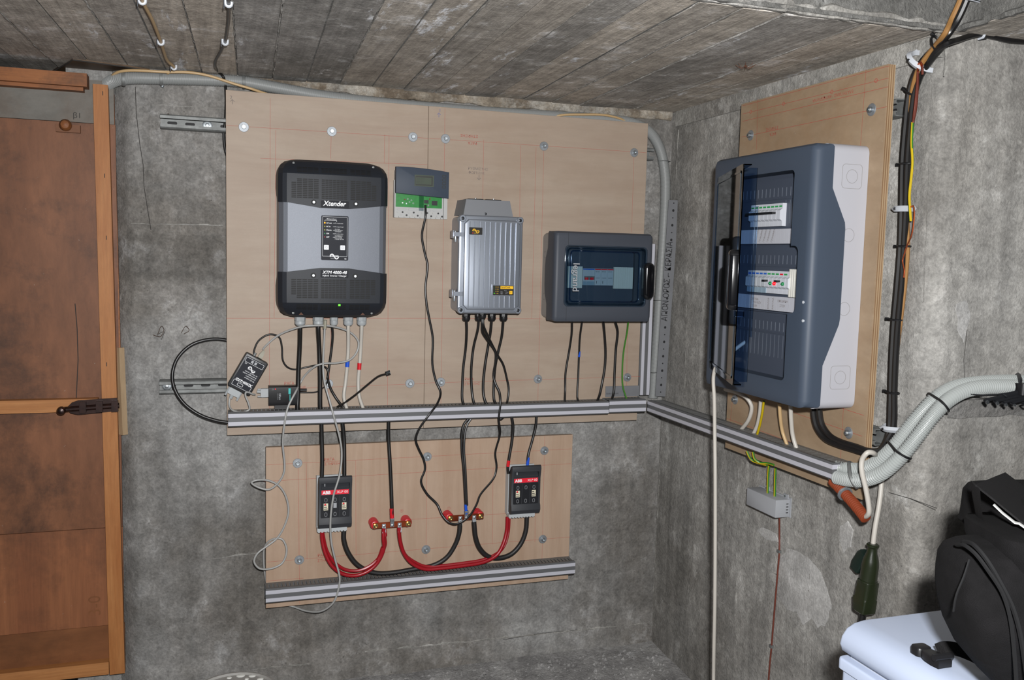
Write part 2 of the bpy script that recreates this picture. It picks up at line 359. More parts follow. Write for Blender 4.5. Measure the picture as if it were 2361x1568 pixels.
# ---------------------------------------------------------------- objects
def setp(o, label=None, cat=None, group=None, kind=None):
    if label: o['label'] = label
    if cat: o['category'] = cat
    if group: o['group'] = group
    if kind: o['kind'] = kind
    return o
def thing(name, label, cat, loc, group=None):
    o = bpy.data.objects.new(name, None); COL.objects.link(o); o.location = loc; o.empty_display_size = 0.02
    return setp(o, label, cat, group)
def wloc(o):
    p = Vector((0, 0, 0))
    while o: p += o.location; o = o.parent
    return p
def part(name, mb, mat, parent=None, label=None, kind=None, ang=35):
    mats = (mat,) if isinstance(mat, str) else mat
    o = bpy.data.objects.new(name, mb.mesh(name, wloc(parent) if parent else Vector((0, 0, 0)), mats, ang)); COL.objects.link(o)
    if parent: o.parent = parent
    return setp(o, label, None, None, kind)
def solo(name, mb, mat, label, cat, group=None, kind=None, ang=35):
    # a thing of one mesh, its origin at the middle of its bounds
    mats = (mat,) if isinstance(mat, str) else mat
    lo = Vector([min(v[i] for v in mb.v) for i in range(3)]); hi = Vector([max(v[i] for v in mb.v) for i in range(3)]); c = (lo+hi)/2
    o = bpy.data.objects.new(name, mb.mesh(name, c, mats, ang)); COL.objects.link(o); o.location = c
    return setp(o, label, cat, group, kind)
def struct(name, mb, mat, label, cat='wall', ang=35):
    return setp(solo(name, mb, mat, label, cat, ang=ang), kind='structure')
def text(body, fr, u, v, w, size, mat, parent, rot=0.0, align='LEFT', bold=0.0, shear=0.0, name='lettering', sx=1.0, depth=0.0):
    cu = bpy.data.curves.new(name, 'FONT'); cu.body = body; cu.size = size; cu.align_x = align; cu.shear = shear; cu.offset = bold*size; cu.resolution_u = 3
    to = bpy.data.objects.new(name, cu); me = bpy.data.meshes.new_from_object(to); bpy.data.objects.remove(to)
    P0 = wloc(parent) if parent else Vector((0, 0, 0)); c, s_ = math.cos(rot), math.sin(rot)
    for vt in me.vertices:
        x, y = vt.co.x*sx, vt.co.y
        vt.co = fr(u+x*c-y*s_, v+x*s_+y*c, w)-P0
    me.materials.clear(); me.materials.append(MATS[mat]); me.name = name; me.update()
    o = bpy.data.objects.new(name, me); COL.objects.link(o)
    if parent: o.parent = parent
    return o
def cut(o, cutters, parent=None):
    # subtract closed meshes from o and keep the result as o's own mesh
    tmp = []
    for mb in cutters:
        me = mb.mesh('cutter', wloc(o)); c = bpy.data.objects.new('cutter', me); COL.objects.link(c); c.location = wloc(o); tmp.append(c)
        md = o.modifiers.new('cut', 'BOOLEAN'); md.object = c; md.operation = 'DIFFERENCE'; md.solver = 'EXACT'
    bpy.context.view_layer.update()
    dg = bpy.context.evaluated_depsgraph_get(); me = bpy.data.meshes.new_from_object(o.evaluated_get(dg)); me.name = o.name
    o.modifiers.clear(); o.data = me
    for c in tmp: bpy.data.objects.remove(c)
    me.polygons.foreach_set('use_smooth', [True]*len(me.polygons)); me.set_sharp_from_angle(angle=math.radians(30))
    return o
def cable(name, label, pts, r, mat='cable_black', cat='cable', group=None, n=8, flat=1.0, ref=None, seg=7):
    return solo(name, MB(fW).tube(smooth(pts, seg), r, n, flat, ref), mat, label, cat, group, ang=60)
def earth_tube(pts, r, n=8, turn=0.0, seg=7):
    mb = MB(fW); mb.tube(smooth(pts, seg), r, n)
    for i in range(len(mb.f)): mb.mi[i] = 1 if ((i+int(turn*i/n)) % n) in (0, 1, 2) else 0
    return mb
def corrugated(pts, r, pitch=0.0046, n=12, depth=0.0016):
    p = resample(smooth(pts, 14), pitch/4); rad = []
    prof = (0, 0, 1, 1)
    for i in range(len(p)): rad.append(r-(depth if prof[i % 4] else 0))
    return MB(fW).tube(p, r, n, rad=rad)
# ================================================================ THE ROOM
# back wall with its chamfered end at the door opening (plan outline extruded from floor to ceiling)
wb = MB(fW); pl = [(XW+0.4, YW), (-0.212, YW), (-0.232, YW+0.008), (-0.268, YW+0.050), (-0.275, YW+0.062), (-0.40, YW+0.062), (-0.40, YW+0.4), (XW+0.4, YW+0.4)]
wb.prism(pl, -0.05, ZC+0.05)
wall_back = struct('wall_back', wb, 'concrete_back', 'board-marked grey concrete back wall behind the plywood boards')
def ragged(pts_fn, n, amp, seed, sub=6):
    return [(pts_fn(i/n), amp*(0.5+mnoise.noise(Vector((i*0.37, seed, 0))))) for i in range(n+1)]
# rough mortar bead left along the top of the back wall
mt = MB(fW); rings = []
for i in range(150):
    x = 0.06+(XW-0.07)*i/149; a = 0.5+0.5*mnoise.noise(Vector((x*14, 3.1, 0))); b = 0.5+0.5*mnoise.noise(Vector((x*33, 7.7, 0)))
    h = 0.012+0.022*a+0.012*b; d = 0.004+0.012*b+0.006*a
    rings.append([(x, YW+0.01, ZC+0.01), (x, YW-d*0.9, ZC+0.005), (x, YW-d, ZC-h*0.45), (x, YW-d*0.55, ZC-h*0.85), (x, YW+0.01, ZC-h)])
mt.loft(rings); part('mortar_bead', mt, 'mortar', wall_back, 'rough brown mortar bead under the ceiling', ang=20)
def ridge(pts, r, parent, mat='concrete_ridge', seed=0.0, name='formwork_ridge', jit=0.004):
    # a ragged fin of concrete left by a formwork joint
    P = resample(smooth([Vector(p) for p in pts], 4) if len(pts) > 2 else [Vector(p) for p in pts], 0.012); Q = []; R_ = []
    for i, p in enumerate(P):
        k = mnoise.noise(Vector((i*0.31, seed, 1.5))); q = mnoise.noise(Vector((i*0.53, seed+9, 4.5)))
        Q.append(p+Vector((q*jit, 0, k*jit)) if abs((P[-1]-P[0]).y) < 0.4 else p+Vector((q*jit, 0, 0))); R_.append(max(0.0004, r*(0.55+0.9*k+0.35*q)))
    return part(name, MB(fW).tube(Q, r, 5, rad=R_), mat, parent, ang=20)
for k, (a, b, r) in enumerate([(((840, 1503)), (1495, 1437), 0.004), ((570, 1545), (720, 1530), 0.005), ((300, 515), (520, 520), 0.0025), ((350, 242), (520, 250), 0.0015), ((600, 1275), (470, 1290), 0.002)]):
    p, q = BY(a[0], a[1], YW), BY(b[0], b[1], YW)
    ridge([p, q], r, wall_back, seed=k*3.3)
for k, pts in enumerate([[(312, 200), (314, 260), (322, 330), (330, 380), (332, 430), (340, 480), (348, 530)], [(375, 765), (362, 772), (372, 783), (381, 762)], [(1160, 1475), (1250, 1460), (1380, 1448)]]):
    part('crack', MB(fW).tube([BY(a, b, YW-0.0002) for a, b in pts], 0.0009, 4), 'crack', wall_back)
# right wall, up to its end at the alcove, and the return wall that faces the camera
wr = MB(fW); wr.prism([(XW, YW+0.2), (XW, YR+0.05), (XW+0.004, YR+0.03), (XW+0.015, YR+0.015), (XW+0.03, YR+0.004), (XW+0.05, YR), (3.0, YR), (3.0, YR+0.3), (XW+0.35, YR+0.3), (XW+0.35, YW+0.2)], -0.05, ZC+0.05)
wall_right = struct('wall_right', wr, 'concrete_right', 'rough grey concrete right wall with vertical formwork streaks')
for k, (px0, py0, px1, py1, r) in enumerate([(1565, 300, 1500, 1480, 0.005), (1590, 330, 1580, 900, 0.003), (1610, 1000, 1580, 1490, 0.0025), (1705, 1010, 1695, 1500, 0.003), (1880, 1180, 1850, 1560, 0.003), (1640, 250, 1630, 420, 0.0025), (1668, 230, 1660, 360, 0.002), (2120, 300, 2105, 900, 0.0025), (2150, 200, 2130, 700, 0.002)]):
    ridge([BX(px0, py0, XW+0.001), BX(px1, py1, XW+0.001)], r, wall_right, 'concrete_right', seed=k*2.1+40)
for k, (px0, py0, px1, py1, r) in enumerate([(1735, 1290, 1800, 1330, 0.003), (1800, 1330, 1900, 1390, 0.002), (1590, 1350, 1760, 1440, 0.0016), (2170, 118, 1600, 270, 0.004)]):
    ridge([BX(px0, py0, XW+0.001), BX(px1, py1, XW+0.001)], r, wall_right, seed=k*2.7+20)
ridge([BX(2185, 75, XW), BX(2178, 180, XW)], 0.006, wall_right, seed=77)
# pale patch of skim plaster with a ragged rim, and smaller flakes
for k, (pts, mt_) in enumerate([([(1795, 1285), (1815, 1268), (1842, 1272), (1868, 1290), (1892, 1318), (1905, 1352), (1918, 1395), (1908, 1432), (1886, 1448), (1872, 1425), (1850, 1440), (1838, 1412), (1815, 1408), (1798, 1380), (1788, 1340)], 'plaster_pale'), ([(1938, 1215), (1955, 1200), (1968, 1222), (1962, 1260), (1945, 1275), (1935, 1245)], 'plaster_pale'), ([(1745, 1225), (1760, 1215), (1790, 1232), (1796, 1250), (1770, 1245)], 'plaster_pale'), ([(2205, 700), (2230, 690), (2236, 730), (2222, 790), (2208, 760)], 'plaster_pale')]):
    P = [BX(a, b, XW) if a < 2180 else BY(a, b, YR) for a, b in pts]; Q = []
    for i, p in enumerate(P):
        q = P[(i+1) % len(P)]
        for t in range(5):
            r_ = p.lerp(q, t/5); n_ = mnoise.noise(r_*60)*0.006; Q.append((r_.x, r_.y+n_, r_.z+n_*0.8) if pts[0][0] < 2180 else (r_.x+n_, r_.y, r_.z+n_*0.8))
    o_ = Vector((-1, 0, 0)) if pts[0][0] < 2180 else Vector((0, -1, 0))
    cen_ = sum((Vector(q) for q in Q), Vector())/len(Q)
    part('plaster_patch', MB(fW).loft([[tuple(Vector(q)-o_*0.002) for q in Q], [tuple(Vector(q)+o_*0.0008) for q in Q], [tuple(cen_+(Vector(q)-cen_)*0.97+o_*0.0016) for q in Q]]), mt_, wall_right, ang=20)
# coving strip where the right wall meets the ceiling
part('top_strip', MB(fW).box(XW-0.006, XW+0.02, YR+0.02, YW-0.03, ZC-0.05, ZC+0.01), 'concrete_ridge', wall_right)
for k, pts in enumerate([[(2050, 1136), (2100, 1150), (2160, 1172)], [(2230, 760), (2222, 830), (2226, 900)]]):
    part('crack', MB(fW).tube([BX(a, b, XW-0.0005) if a < 2180 else BY(a, b, YR-0.0005) for a, b in pts], 0.0008, 4), 'crack', wall_right)
led = MB(fW); rings = []; LZ = BY(2290, 918, YR-0.01).z
for i in range(40):
    x = XW+0.07+0.5*i/39; a = mnoise.noise(Vector((x*20, 5, 0))); d = 0.006+0.003*a
    rings.append([(x, YR+0.01, LZ), (x, YR-d, LZ-0.004), (x, YR-d*1.1, LZ-0.014), (x, YR-d*0.3, LZ-0.045+0.01*a), (x, YR+0.01, LZ-0.06)])
part('mortar_ledge', led.loft(rings), 'concrete_return', wall_right, ang=25)
# other walls of the cellar, floor
struct('wall_left', MB(fW).box(-1.95, -1.8, -1.75, YW+0.45, -0.05, 2.5), 'concrete_jamb', 'plain grey concrete left wall of the cellar beyond the door')
struct('wall_door', MB(fW).box(-1.8, -0.33, YW+0.20, YW+0.35, -0.05, ZC+0.05), 'concrete_jamb', 'dark concrete wall behind the timber door')
struct('wall_front', MB(fW).box(-1.95, 3.0, -1.75, -1.6, -0.05, 2.5), 'concrete_jamb', 'plain grey concrete wall behind the photographer')
struct('wall_alcove', MB(fW).box(2.85, 3.0, -1.75, YR, -0.05, 2.5), 'concrete_jamb', 'plain grey concrete wall closing the freezer alcove')
fl_mb = MB(fW); nx, ny = 60, 50
ids = [[fl_mb.P(-1.9+4.9*i/nx, -1.7+5.0*j/ny, 0.012*mnoise.noise(Vector((i*0.6, j*0.6, 2)))+(0.05*max(0, ((-1.7+5.0*j/ny)-2.3)) if (-1.9+4.9*i/nx) > 0.3 else 0)) for j in range(ny+1)] for i in range(nx+1)]
for i in range(nx):
    for j in range(ny): fl_mb.F(ids[i][j], ids[i+1][j], ids[i+1][j+1], ids[i][j+1])
struct('floor', fl_mb, 'floor_dirt', 'rough grey cellar floor strewn with concrete crumbs', 'floor')
# ceiling: slab with board marks, open stair well in front of it
cs = MB(fW); cs.prism([(-1.9, YR), (XW, YR), (XW, -1.7), (3.0, -1.7), (3.0, YW+0.45), (-1.9, YW+0.45)], ZC+0.003, ZC+0.36)
ceiling = struct('ceiling', cs, 'concrete_soffit', 'board-marked concrete ceiling slab with a stair opening', 'ceiling')
struct('trim_1', MB(fW).box(-1.95, 3.0, -1.75, YR+0.1, ZC+0.36, ZC+0.45), 'concrete_soffit', 'concrete soffit above the stair opening', 'ceiling')
TAN = math.tan(math.radians(2.3)); BW = 0.1015
proto = {}
for k in range(-13, 20):
    x0 = -0.045+k*BW; z = ZC+0.0015*math.sin(k*5.1)+0.001*(k % 2)
    y0, y1 = YR+0.022, YW+0.44
    g = 0.0022
    def X(x, y): return x+(y-2.3)*TAN
    xa, xb = x0+g, x0+BW-g
    if X(xb, y0) > XW+0.16: continue
    mb = MB(fW); rings = []
    for y in [y0+(y1-y0)*i/22 for i in range(23)]:
        e0 = 0.0012*mnoise.noise(Vector((k*3.0, y*11, 0))); e1 = 0.0012*mnoise.noise(Vector((k*3.0+1, y*11, 5)))
        rings.append([(X(xa, y)+e0, y, ZC+0.012), (X(xa, y)+e0, y, z-0.0002), (X(xb, y)+e1, y, z+0.0006), (X(xb, y)+e1, y, ZC+0.012)])
    part('ceiling_board', mb.loft(rings), 'concrete_ceiling', ceiling)
    if k % 2 == 0 or k % 5 == 1:
        ridge([(X(x0, y0), y0, z), (X(x0, y1-0.5), y1-0.5, z)], 0.0016+0.0022*((k*7) % 5)/5, ceiling, seed=k*1.9, jit=0.003)
# board marks beyond the stair opening, over the alcove
for k in range(5):
    part('ceiling_board', MB(fW).box(XW+0.004+k*0.11, XW+0.108+k*0.11, -0.3, YR+0.05, ZC-0.002+0.0015*(k % 2), ZC+0.01), 'concrete_ceiling', ceiling)
# ragged edge of the opening
for k, (a, b) in enumerate([((-0.8, YR+0.008, ZC+0.004), (XW, YR+0.008, ZC+0.004)), ((XW, YR, ZC+0.002), (XW, 0.0, ZC+0.002)), ((0.2, YR+0.002, ZC+0.016), (XW, YR+0.002, ZC+0.016))]):
    ridge([a, b], 0.010, ceiling, 'concrete_soffit' if k == 1 else 'concrete_ridge', seed=k*7+60, name='broken_edge', jit=0.007)
# stained board let into the ceiling by the door
cp = [BZ(120, 163, ZC), BZ(168, 134, ZC), BZ(300, 152, ZC), BZ(345, 160, ZC)]
mb = MB(fW); mb.prism([(cp[0].x, cp[0].y), (cp[1].x, cp[1].y), (cp[2].x, cp[2].y), (cp[3].x, cp[3].y), (cp[3].x, YW+0.42), (cp[0].x-0.02, YW+0.42)], ZC-0.004, ZC+0.01)
part('ceiling_patch', mb, 'ceiling_patch', ceiling, 'dark stained board let into the concrete')
part('crack', MB(fW).tube([p+Vector((0, 0, -0.0045)) for p in cp], 0.0016, 4), 'crack', ceiling)
# spider on the ceiling
sp = BZ(1718, 152, ZC-0.006); mb = MB(fW)
mb.tube([sp, sp+Vector((0.006, 0.003, 0))], 0.0028, 6)
for k in range(8):
    a = 2*math.pi*k/8+0.2; e = sp+Vector((0.002, 0.001, 0)); d = Vector((math.cos(a), math.sin(a), 0))
    mb.tube([e, e+d*0.012+Vector((0, 0, -0.006)), e+d*0.026+Vector((0, 0, 0.004))], 0.0006, 4)
solo('spider', mb, 'spider', 'small brown long-legged spider on the board-marked ceiling', 'spider')

# ---------------------------------------------------------------- door of plywood on timber rails
YD = 2.9
dr = thing('door_1', 'brown plywood door on orange pine rails at the left of the back wall', 'door', (-0.8, YD, 0.15)); dr['kind'] = 'structure'
XL = -1.35
def dslab(name, mat, x0, x1, z0, z1, y0, y1, lab=None, z0r=None, z1r=None):
    mb = MB(fW); z0r = z0 if z0r is None else z0r; z1r = z1 if z1r is None else z1r
    mb.loft([[(x0, y0, z0), (x0, y1, z0), (x0, y1, z1), (x0, y0, z1)], [(x1, y0, z0r), (x1, y1, z0r), (x1, y1, z1r), (x1, y0, z1r)]])
    return part(name, mb, mat, dr, lab)
def stile(name, mat, tl, tr, bl, br, y0, y1):
    mb = MB(fW); mb.loft([[(bl[0], y0, bl[1]), (br[0], y0, br[1]), (br[0], y1, br[1]), (bl[0], y1, bl[1])], [(tl[0], y0, tl[1]), (tr[0], y0, tr[1]), (tr[0], y1, tr[1]), (tl[0], y1, tl[1])]])
    return part(name, mb, mat, dr)
stile('stile', 'pine', (-0.321, 1.925), (-0.281, 1.925), (-0.302, 0.143), (-0.259, 0.143), YD, YD+0.03)
stile('stile', 'pine_dirty', (-0.284, 1.905), (-0.268, 1.905), (-0.27, 0.9), (-0.258, 0.9), YD+0.031, YD+0.05)
dslab('panel', 'door_panel', XL, -0.265, 0.985, 1.815, YD+0.03, YD+0.042, 'dark brown stained plywood panel')
dslab('panel', 'door_panel', XL, -0.262, 0.60, 0.983, YD+0.03, YD+0.042)
dslab('panel', 'door_panel_low', XL, -0.262, 0.29, 0.598, YD+0.031, YD+0.042, 'orange brown plywood panel'); dslab('panel', 'door_base', XL, -0.26, 0.16, 0.2895, YD+0.030, YD+0.042)
dslab('head_board', 'door_grey', XL, -0.268, 1.816, 1.94, YD+0.026, YD+0.04, 'grey weathered board')
dslab('rail', 'pine_h', XL, -0.322, 0.966, 1.004, YD+0.0, YD+0.03, 'pale pine middle rail')
dslab('rail', 'pine_dirty', XL, -0.333, 1.911, 1.948, YD-0.028, YD+0.026, 'dirty pine top rail'); dslab('rail', 'pine_dirty', XL, -0.345, 1.901, 1.912, YD-0.01, YD+0.026)
dslab('rail', 'pine_h', XL, -0.304, 0.145, 0.184, YD+0.0, YD+0.03, 'pale pine bottom rail')
# wooden turn block and knob
kp = BY(155, 292, YD); kb = part('block', MB(fW).box(kp.x-0.032, kp.x+0.032, YD+0.015, YD+0.031, kp.z-0.014, kp.z+0.008), 'door_base', dr)
part('knob', MB(fW).lathe([(0.004, YD+0.016), (0.016, YD+0.006), (0.0165, YD-0.006), (0.011, YD-0.018), (0.003, YD-0.021)], kp.x-0.004, kp.z+0.004, 16, 'b'), 'pine_dirty', kb)
# rusty bolt
lp = BY(200, 942, YD-0.012); bt = part('bolt_plate', MB(fW).prism([(-0.40, 0.977), (-0.390, 0.992), (-0.375, 1.002), (-0.27, 1.009), (-0.27, 0.962), (-0.385, 0.957), (-0.395, 0.963)], YD-0.004, YD-0.0005, ax='acb') if False else MB(lambda u, v, w: Vector((u, YD-w, v))).prism([(-0.408, 0.978), (-0.392, 0.995), (-0.375, 1.001), (-0.268, 1.006), (-0.265, 0.966), (-0.375, 0.958), (-0.395, 0.963)], 0.0, 0.006), 'rust_dark', dr, 'rusty black sliding bolt')
part('bolt_bar', MB(fW).tube([Vector((-0.415, YD-0.012, 0.976)), Vector((-0.262, YD-0.012, 0.984))], 0.008, 10), 'rust_dark', bt)
part('bolt_knob', MB(fW).lathe([(0.006, YD-0.012), (0.0125, YD-0.016), (0.0125, YD-0.026), (0.009, YD-0.034), (0.003, YD-0.036)], -0.418, 0.974, 14, 'b'), 'rust_dark', bt)
for xx in (-0.37, -0.325, -0.283): part('staple', MB(fW).box(xx, xx+0.018, YD-0.0225, YD-0.003, 0.966, 0.998), 'rust_dark', bt)
for (a, b) in ((237, 215), (241, 405), (246, 840), (245, 548)): 
    p = BY(a, b, YD-0.0006); part('nail', MB(fW).box(p.x-0.001, p.x+0.001, YD-0.001, YD, p.z-0.006, p.z+0.006), 'crack', dr)
part('pencil_mark', MB(fW).tube([BY(a, b, YD+0.0293) for a, b in ((173, 700), (178, 760), (180, 830), (176, 917))], 0.0012, 4), 'crack', dr)
for body, a, b, sz in (('3-0', 232, 1420, 0.05),): text(body, lambda u, v, w: Vector((u, YD+0.0305-w, v)), BY(a, b, YD+0.03).x, BY(a, b, YD+0.03).z, 0.0004, sz, 'door_base', dr, rot=math.pi/2)
text('β1', lambda u, v, w: Vector((u, YD+0.026-w, v)), BY(168, 272, YD+0.03).x, BY(168, 272, YD+0.03).z, 0.0004, 0.022, 'crack', dr)
# batten nailed to the chamfer
c0, c1 = Vector((-0.232, YW+0.008, 0)), Vector((-0.268, YW+0.050, 0)); nrm = Vector((-(c1-c0).y, (c1-c0).x, 0)).normalized()
if nrm.y > 0: nrm = -nrm
tdir = (c1-c0).normalized()
mb = MB(fW); b0 = BY(285, 1002, YW+0.02).z; b1 = BY(282, 802, YW+0.02).z
def bat(s, h, z): p = c0+tdir*s+nrm*h; return (p.x, p.y, z)
mb.loft([[bat(0.016, 0, b0), bat(0.052, 0, b0), bat(0.052, 0.018, b0), bat(0.016, 0.018, b0)], [bat(0.028, 0, b1), bat(0.052, 0, b1), bat(0.052, 0.018, b1), bat(0.028, 0.018, b1)]])
bo = thing('batten', 'short plywood batten nailed to the concrete corner beside the door', 'batten', Vector(bat(0.034, 0, b0)))
part('strip', mb, 'ply_edge_light', bo)
for zz in (b0+0.03, b0+0.09, b0+0.14):
    p = Vector(bat(0.038, 0.018, zz)); part('nail', MB(fW).tube([p-nrm*0.002, p+nrm*0.003], 0.0022, 6), 'zinc', bo)
def covered(fr, seam, u0, u1, r, wa, wb_, z0, z1, n=5):
    # cover whose front edges are rounded at both ends while the seam towards the back box stays put
    rings = []
    def ringat(ins, u):
        out = []
        for w, v in seam:
            k = max(0.0, min(1.0, (w-wa)/(wb_-wa))); kv = k*max(0.0, 1-min(v-z0, z1-v)/0.02)
            out.append((u, v+ins*kv*(1 if v < (z0+z1)/2 else -1)*0.8, w-ins*k))
        return out
    for k in range(n+1):
        t = math.pi/2*k/n; rings.append(ringat(r*(1-math.sin(t)), u0+r*(1-math.cos(t))))
    for k in range(n, -1, -1):
        t = math.pi/2*k/n; rings.append(ringat(r*(1-math.sin(t)), u1-r*(1-math.cos(t))))
    return MB(fr).loft(rings)
# ================================================================ PLYWOOD BOARDS
def strips(fr, segs, wd, w):
    mb = MB(fr)
    for (a, b) in segs:
        a, b = Vector(a), Vector(b); d = (b-a).normalized(); n = Vector((-d.y, d.x))*wd/2
        i = [mb.P(p.x, p.y, w) for p in (a+n, b+n, b-n, a-n)]; mb.F(*i)
    return mb
def segB(lst): return [((pb(a, b).x, pb(a, b).z), (pb(c, d).x, pb(c, d).z)) for a, b, c, d in lst]
def segR(lst): return [((-pr(a, b).y, pr(a, b).z), (-pr(c, d).y, pr(c, d).z)) for a, b, c, d in lst]
def bolt(fr, p, parent):
    u, v = p
    o = part('bolt', MB(fr).lathe([(0.0065, 0.0015), (0.0068, 0.004), (0.0068, 0.0095), (0.0058, 0.0105), (0.0034, 0.0105), (0.0034, 0.006)], u, v, 12), 'zinc_bright', parent)
    part('washer', MB(fr).lathe([(0.0150, 0.0), (0.0150, 0.0014), (0.0142, 0.002), (0.0066, 0.002)], u, v, 20), 'zinc', o)
    return o
def board(name, label, fr, a0, a1, b0, b1, mat, th=0.018, layers=1, edges=None):
    base = fr((a0+a1)/2, b0, -th/2); o = thing(name, label, 'plywood board', base, 'plywood mounting boards')
    if layers == 1: part('panel', MB(fr).prism([(a0, b0), (a1, b0), (a1, b1), (a0, b1)], -th, 0, r=0.0008, n=1), mat, o)
    else:
        t = th/layers
        for k in range(layers):
            m = mat if k == layers-1 else ('ply_edge_dark' if k % 2 else 'ply_edge_light'); e = 0.0004*(k % 2)
            part('veneer', MB(fr).box(a0+e, a1-e, b0+e, b1-e, -th+k*t, -th+(k+1)*t), m, o)
    return o
BL = board('plywood_board', 'large birch plywood board carrying the silver and black inverter', fB, 0.045, 0.6605, 0.889, 1.929, 'ply_birch')
BR = board('plywood_board', 'birch plywood board carrying the ribbed charge controller and small grey enclosure', fB, 0.6615, 1.438, 0.889, 1.929, 'ply_birch')
BLo = board('plywood_board', 'low vertically grained plywood board carrying the fuse switches and copper busbars', fB, 0.160, 1.193, 0.328, 0.846, 'ply_vertical')
BRt = board('plywood_board', 'tall plywood board on the right wall behind the big distribution board', fR, -2.372, -1.757, 0.887, 1.928, 'ply_right', th=0.021, layers=7)
for a, b in ((562, 293), (765, 303), (952, 316), (757, 885), (945, 884)): p = pb(a, b); bolt(fB, (p.x, p.z), BL)
for a, b in ((1027, 320), (1254, 337), (1462, 352), (1016, 881), (1240, 874), (1446, 870)): p = pb(a, b); bolt(fB, (p.x, p.z), BR)
for a, b in ((686, 1068), (985, 1053), (1255, 1039), (690, 1291), (982, 1267), (1251, 1243)): p = pb(a, b); bolt(fB, (p.x, p.z), BLo)
for a, b in ((1731, 312), (2010, 253), (1695, 921), (1957, 998)): p = pr(a, b); bolt(fR, (-p.y, p.z), BRt)
part('pencil_lines', strips(fB, segB([(522, 289, 988, 319), (600, 365, 985, 380), (522, 734, 987, 734), (620, 898, 986, 884), (623, 226, 621, 985), (636, 300, 632, 733), (764, 300, 762, 366), (887, 310, 886, 376), (897, 312, 893, 985), (764, 735, 757, 945), (525, 945, 690, 940)]), 0.0007, 0.0003), 'red_pencil', BL)
part('pencil_lines', strips(fB, segB([(990, 319, 1490, 352), (989, 734, 1250, 735), (989, 883, 1476, 868), (1026, 250, 1016, 965), (1115, 322, 1113, 462), (1200, 335, 1196, 720), (1236, 340, 1226, 735), (1254, 337, 1240, 925), (1462, 352, 1456, 536), (1447, 745, 1444, 915), (1000, 935, 1475, 917)]), 0.0007, 0.0003), 'red_pencil', BR)
part('pencil_lines', strips(fB, segB([(612, 1072, 1318, 1035), (609, 1110, 1316, 1069), (940, 1198, 1170, 1184), (615, 1296, 1315, 1238), (687, 1034, 691, 1392), (706, 1068, 708, 1290), (820, 1061, 821, 1281), (984, 1053, 982, 1285), (1137, 1080, 1135, 1255), (1256, 1005, 1249, 1318), (1236, 1075, 1233, 1250), (613, 1340, 700, 1333)]), 0.0007, 0.0003), 'red_pencil', BLo)
part('pencil_lines', strips(fR, segR([(1713, 244, 2050, 152), (1712, 263, 2049, 180), (1712, 280, 2048, 200), (1711, 316, 2045, 246), (1748, 226, 1744, 346), (1997, 160, 1961, 660), (1961, 660, 1938, 1061), (1829, 951, 1988, 1006), (1676, 965, 1941, 1062), (1690, 912, 1680, 1010), (1930, 938, 1992, 958), (1954, 760, 1930, 945)]), 0.0009, 0.0003), 'red_pencil', BRt)
def tB(body, a, b, size, mat, parent, **k): p = pb(a, b); return text(body, fB, p.x, p.z, 0.0004, size, mat, parent, **k)
tB('ΡΥΘΜΙΣΤΗΣ', 1079, 391, 0.0115, 'grey_pencil', BR, name='handwriting', bold=-0.003); tB('ΦΟΡΤΙΣΗΣ', 1080, 400, 0.0105, 'grey_pencil', BR, name='handwriting', bold=-0.003)
tB('↓', 1098, 415, 0.022, 'grey_pencil', BR, name='handwriting', bold=-0.003)
tB('ΣΤΗΡΙΞΗΣ', 1102, 312, 0.012, 'red_pencil', BR, rot=math.pi, name='handwriting', bold=-0.003); tB('ΡΑΓΑ', 1100, 328, 0.012, 'red_pencil', BR, rot=math.pi, name='handwriting', bold=-0.003)
tB('ΡΑΓΑ', 1071, 877, 0.012, 'red_pencil', BR, name='handwriting', bold=-0.003); tB('ΣΤΗΡΙΞΗΣ', 1070, 888, 0.011, 'red_pencil', BR, name='handwriting', bold=-0.003)
tB('1', 1012, 258, 0.014, 'blue_pencil', BR, name='handwriting', bold=-0.003); tB('↑', 1006, 270, 0.02, 'blue_pencil', BR, name='handwriting', bold=-0.003)
tB('2', 530, 228, 0.014, 'grey_pencil', BL, name='handwriting', bold=-0.003); tB('↑', 529, 240, 0.02, 'grey_pencil', BL, name='handwriting', bold=-0.003)
tB('ΡΑΓΑ', 655, 887, 0.012, 'red_pencil', BL, name='handwriting', bold=-0.003); tB('ΣΤΗΡΙΞΗΣ', 668, 896, 0.01, 'red_pencil', BL, name='handwriting', bold=-0.003)
tB('ΡΑΓΑ', 747, 1063, 0.013, 'red_pencil', BLo, name='handwriting', bold=-0.003); tB('ΣΤΗΡΙΞΗΣ', 748, 1073, 0.0115, 'red_pencil', BLo, name='handwriting', bold=-0.003)
tB('ΡΑΓΑ', 732, 1284, 0.013, 'red_pencil', BLo, name='handwriting', bold=-0.003); tB('ΣΤΗΡΙΞΗΣ', 732, 1296, 0.0115, 'red_pencil', BLo, name='handwriting', bold=-0.003)
for a, b, sg in ((926, 1178, '+'), (1035, 1172, '−')):
    p = pb(a, b); part('handwriting', MB(fB).ring(circ(p.x, p.z, 0.0052, 18), circ(p.x, p.z, 0.0046, 18), 0.0001, 0.0004), 'red_pencil', BLo)
    text(sg, fB, p.x, p.z-0.0035, 0.0004, 0.011, 'red_pencil', BLo, align='CENTER', name='handwriting')
p = pr(1968, 206); text('ΕΛΑΤΗ ΠΑΝΩ / ΑΝΤΙΚΕΡΑΥΝΑ', fR, -p.y, p.z, 0.0004, 0.011, 'red_pencil', BRt, rot=math.pi, name='handwriting', bold=-0.003)
p = pr(1795, 290); text('ΣΤΗΡΙΞΗΣ', fR, -p.y, p.z, 0.0004, 0.012, 'red_pencil', BRt, rot=math.pi, name='handwriting', bold=-0.003)
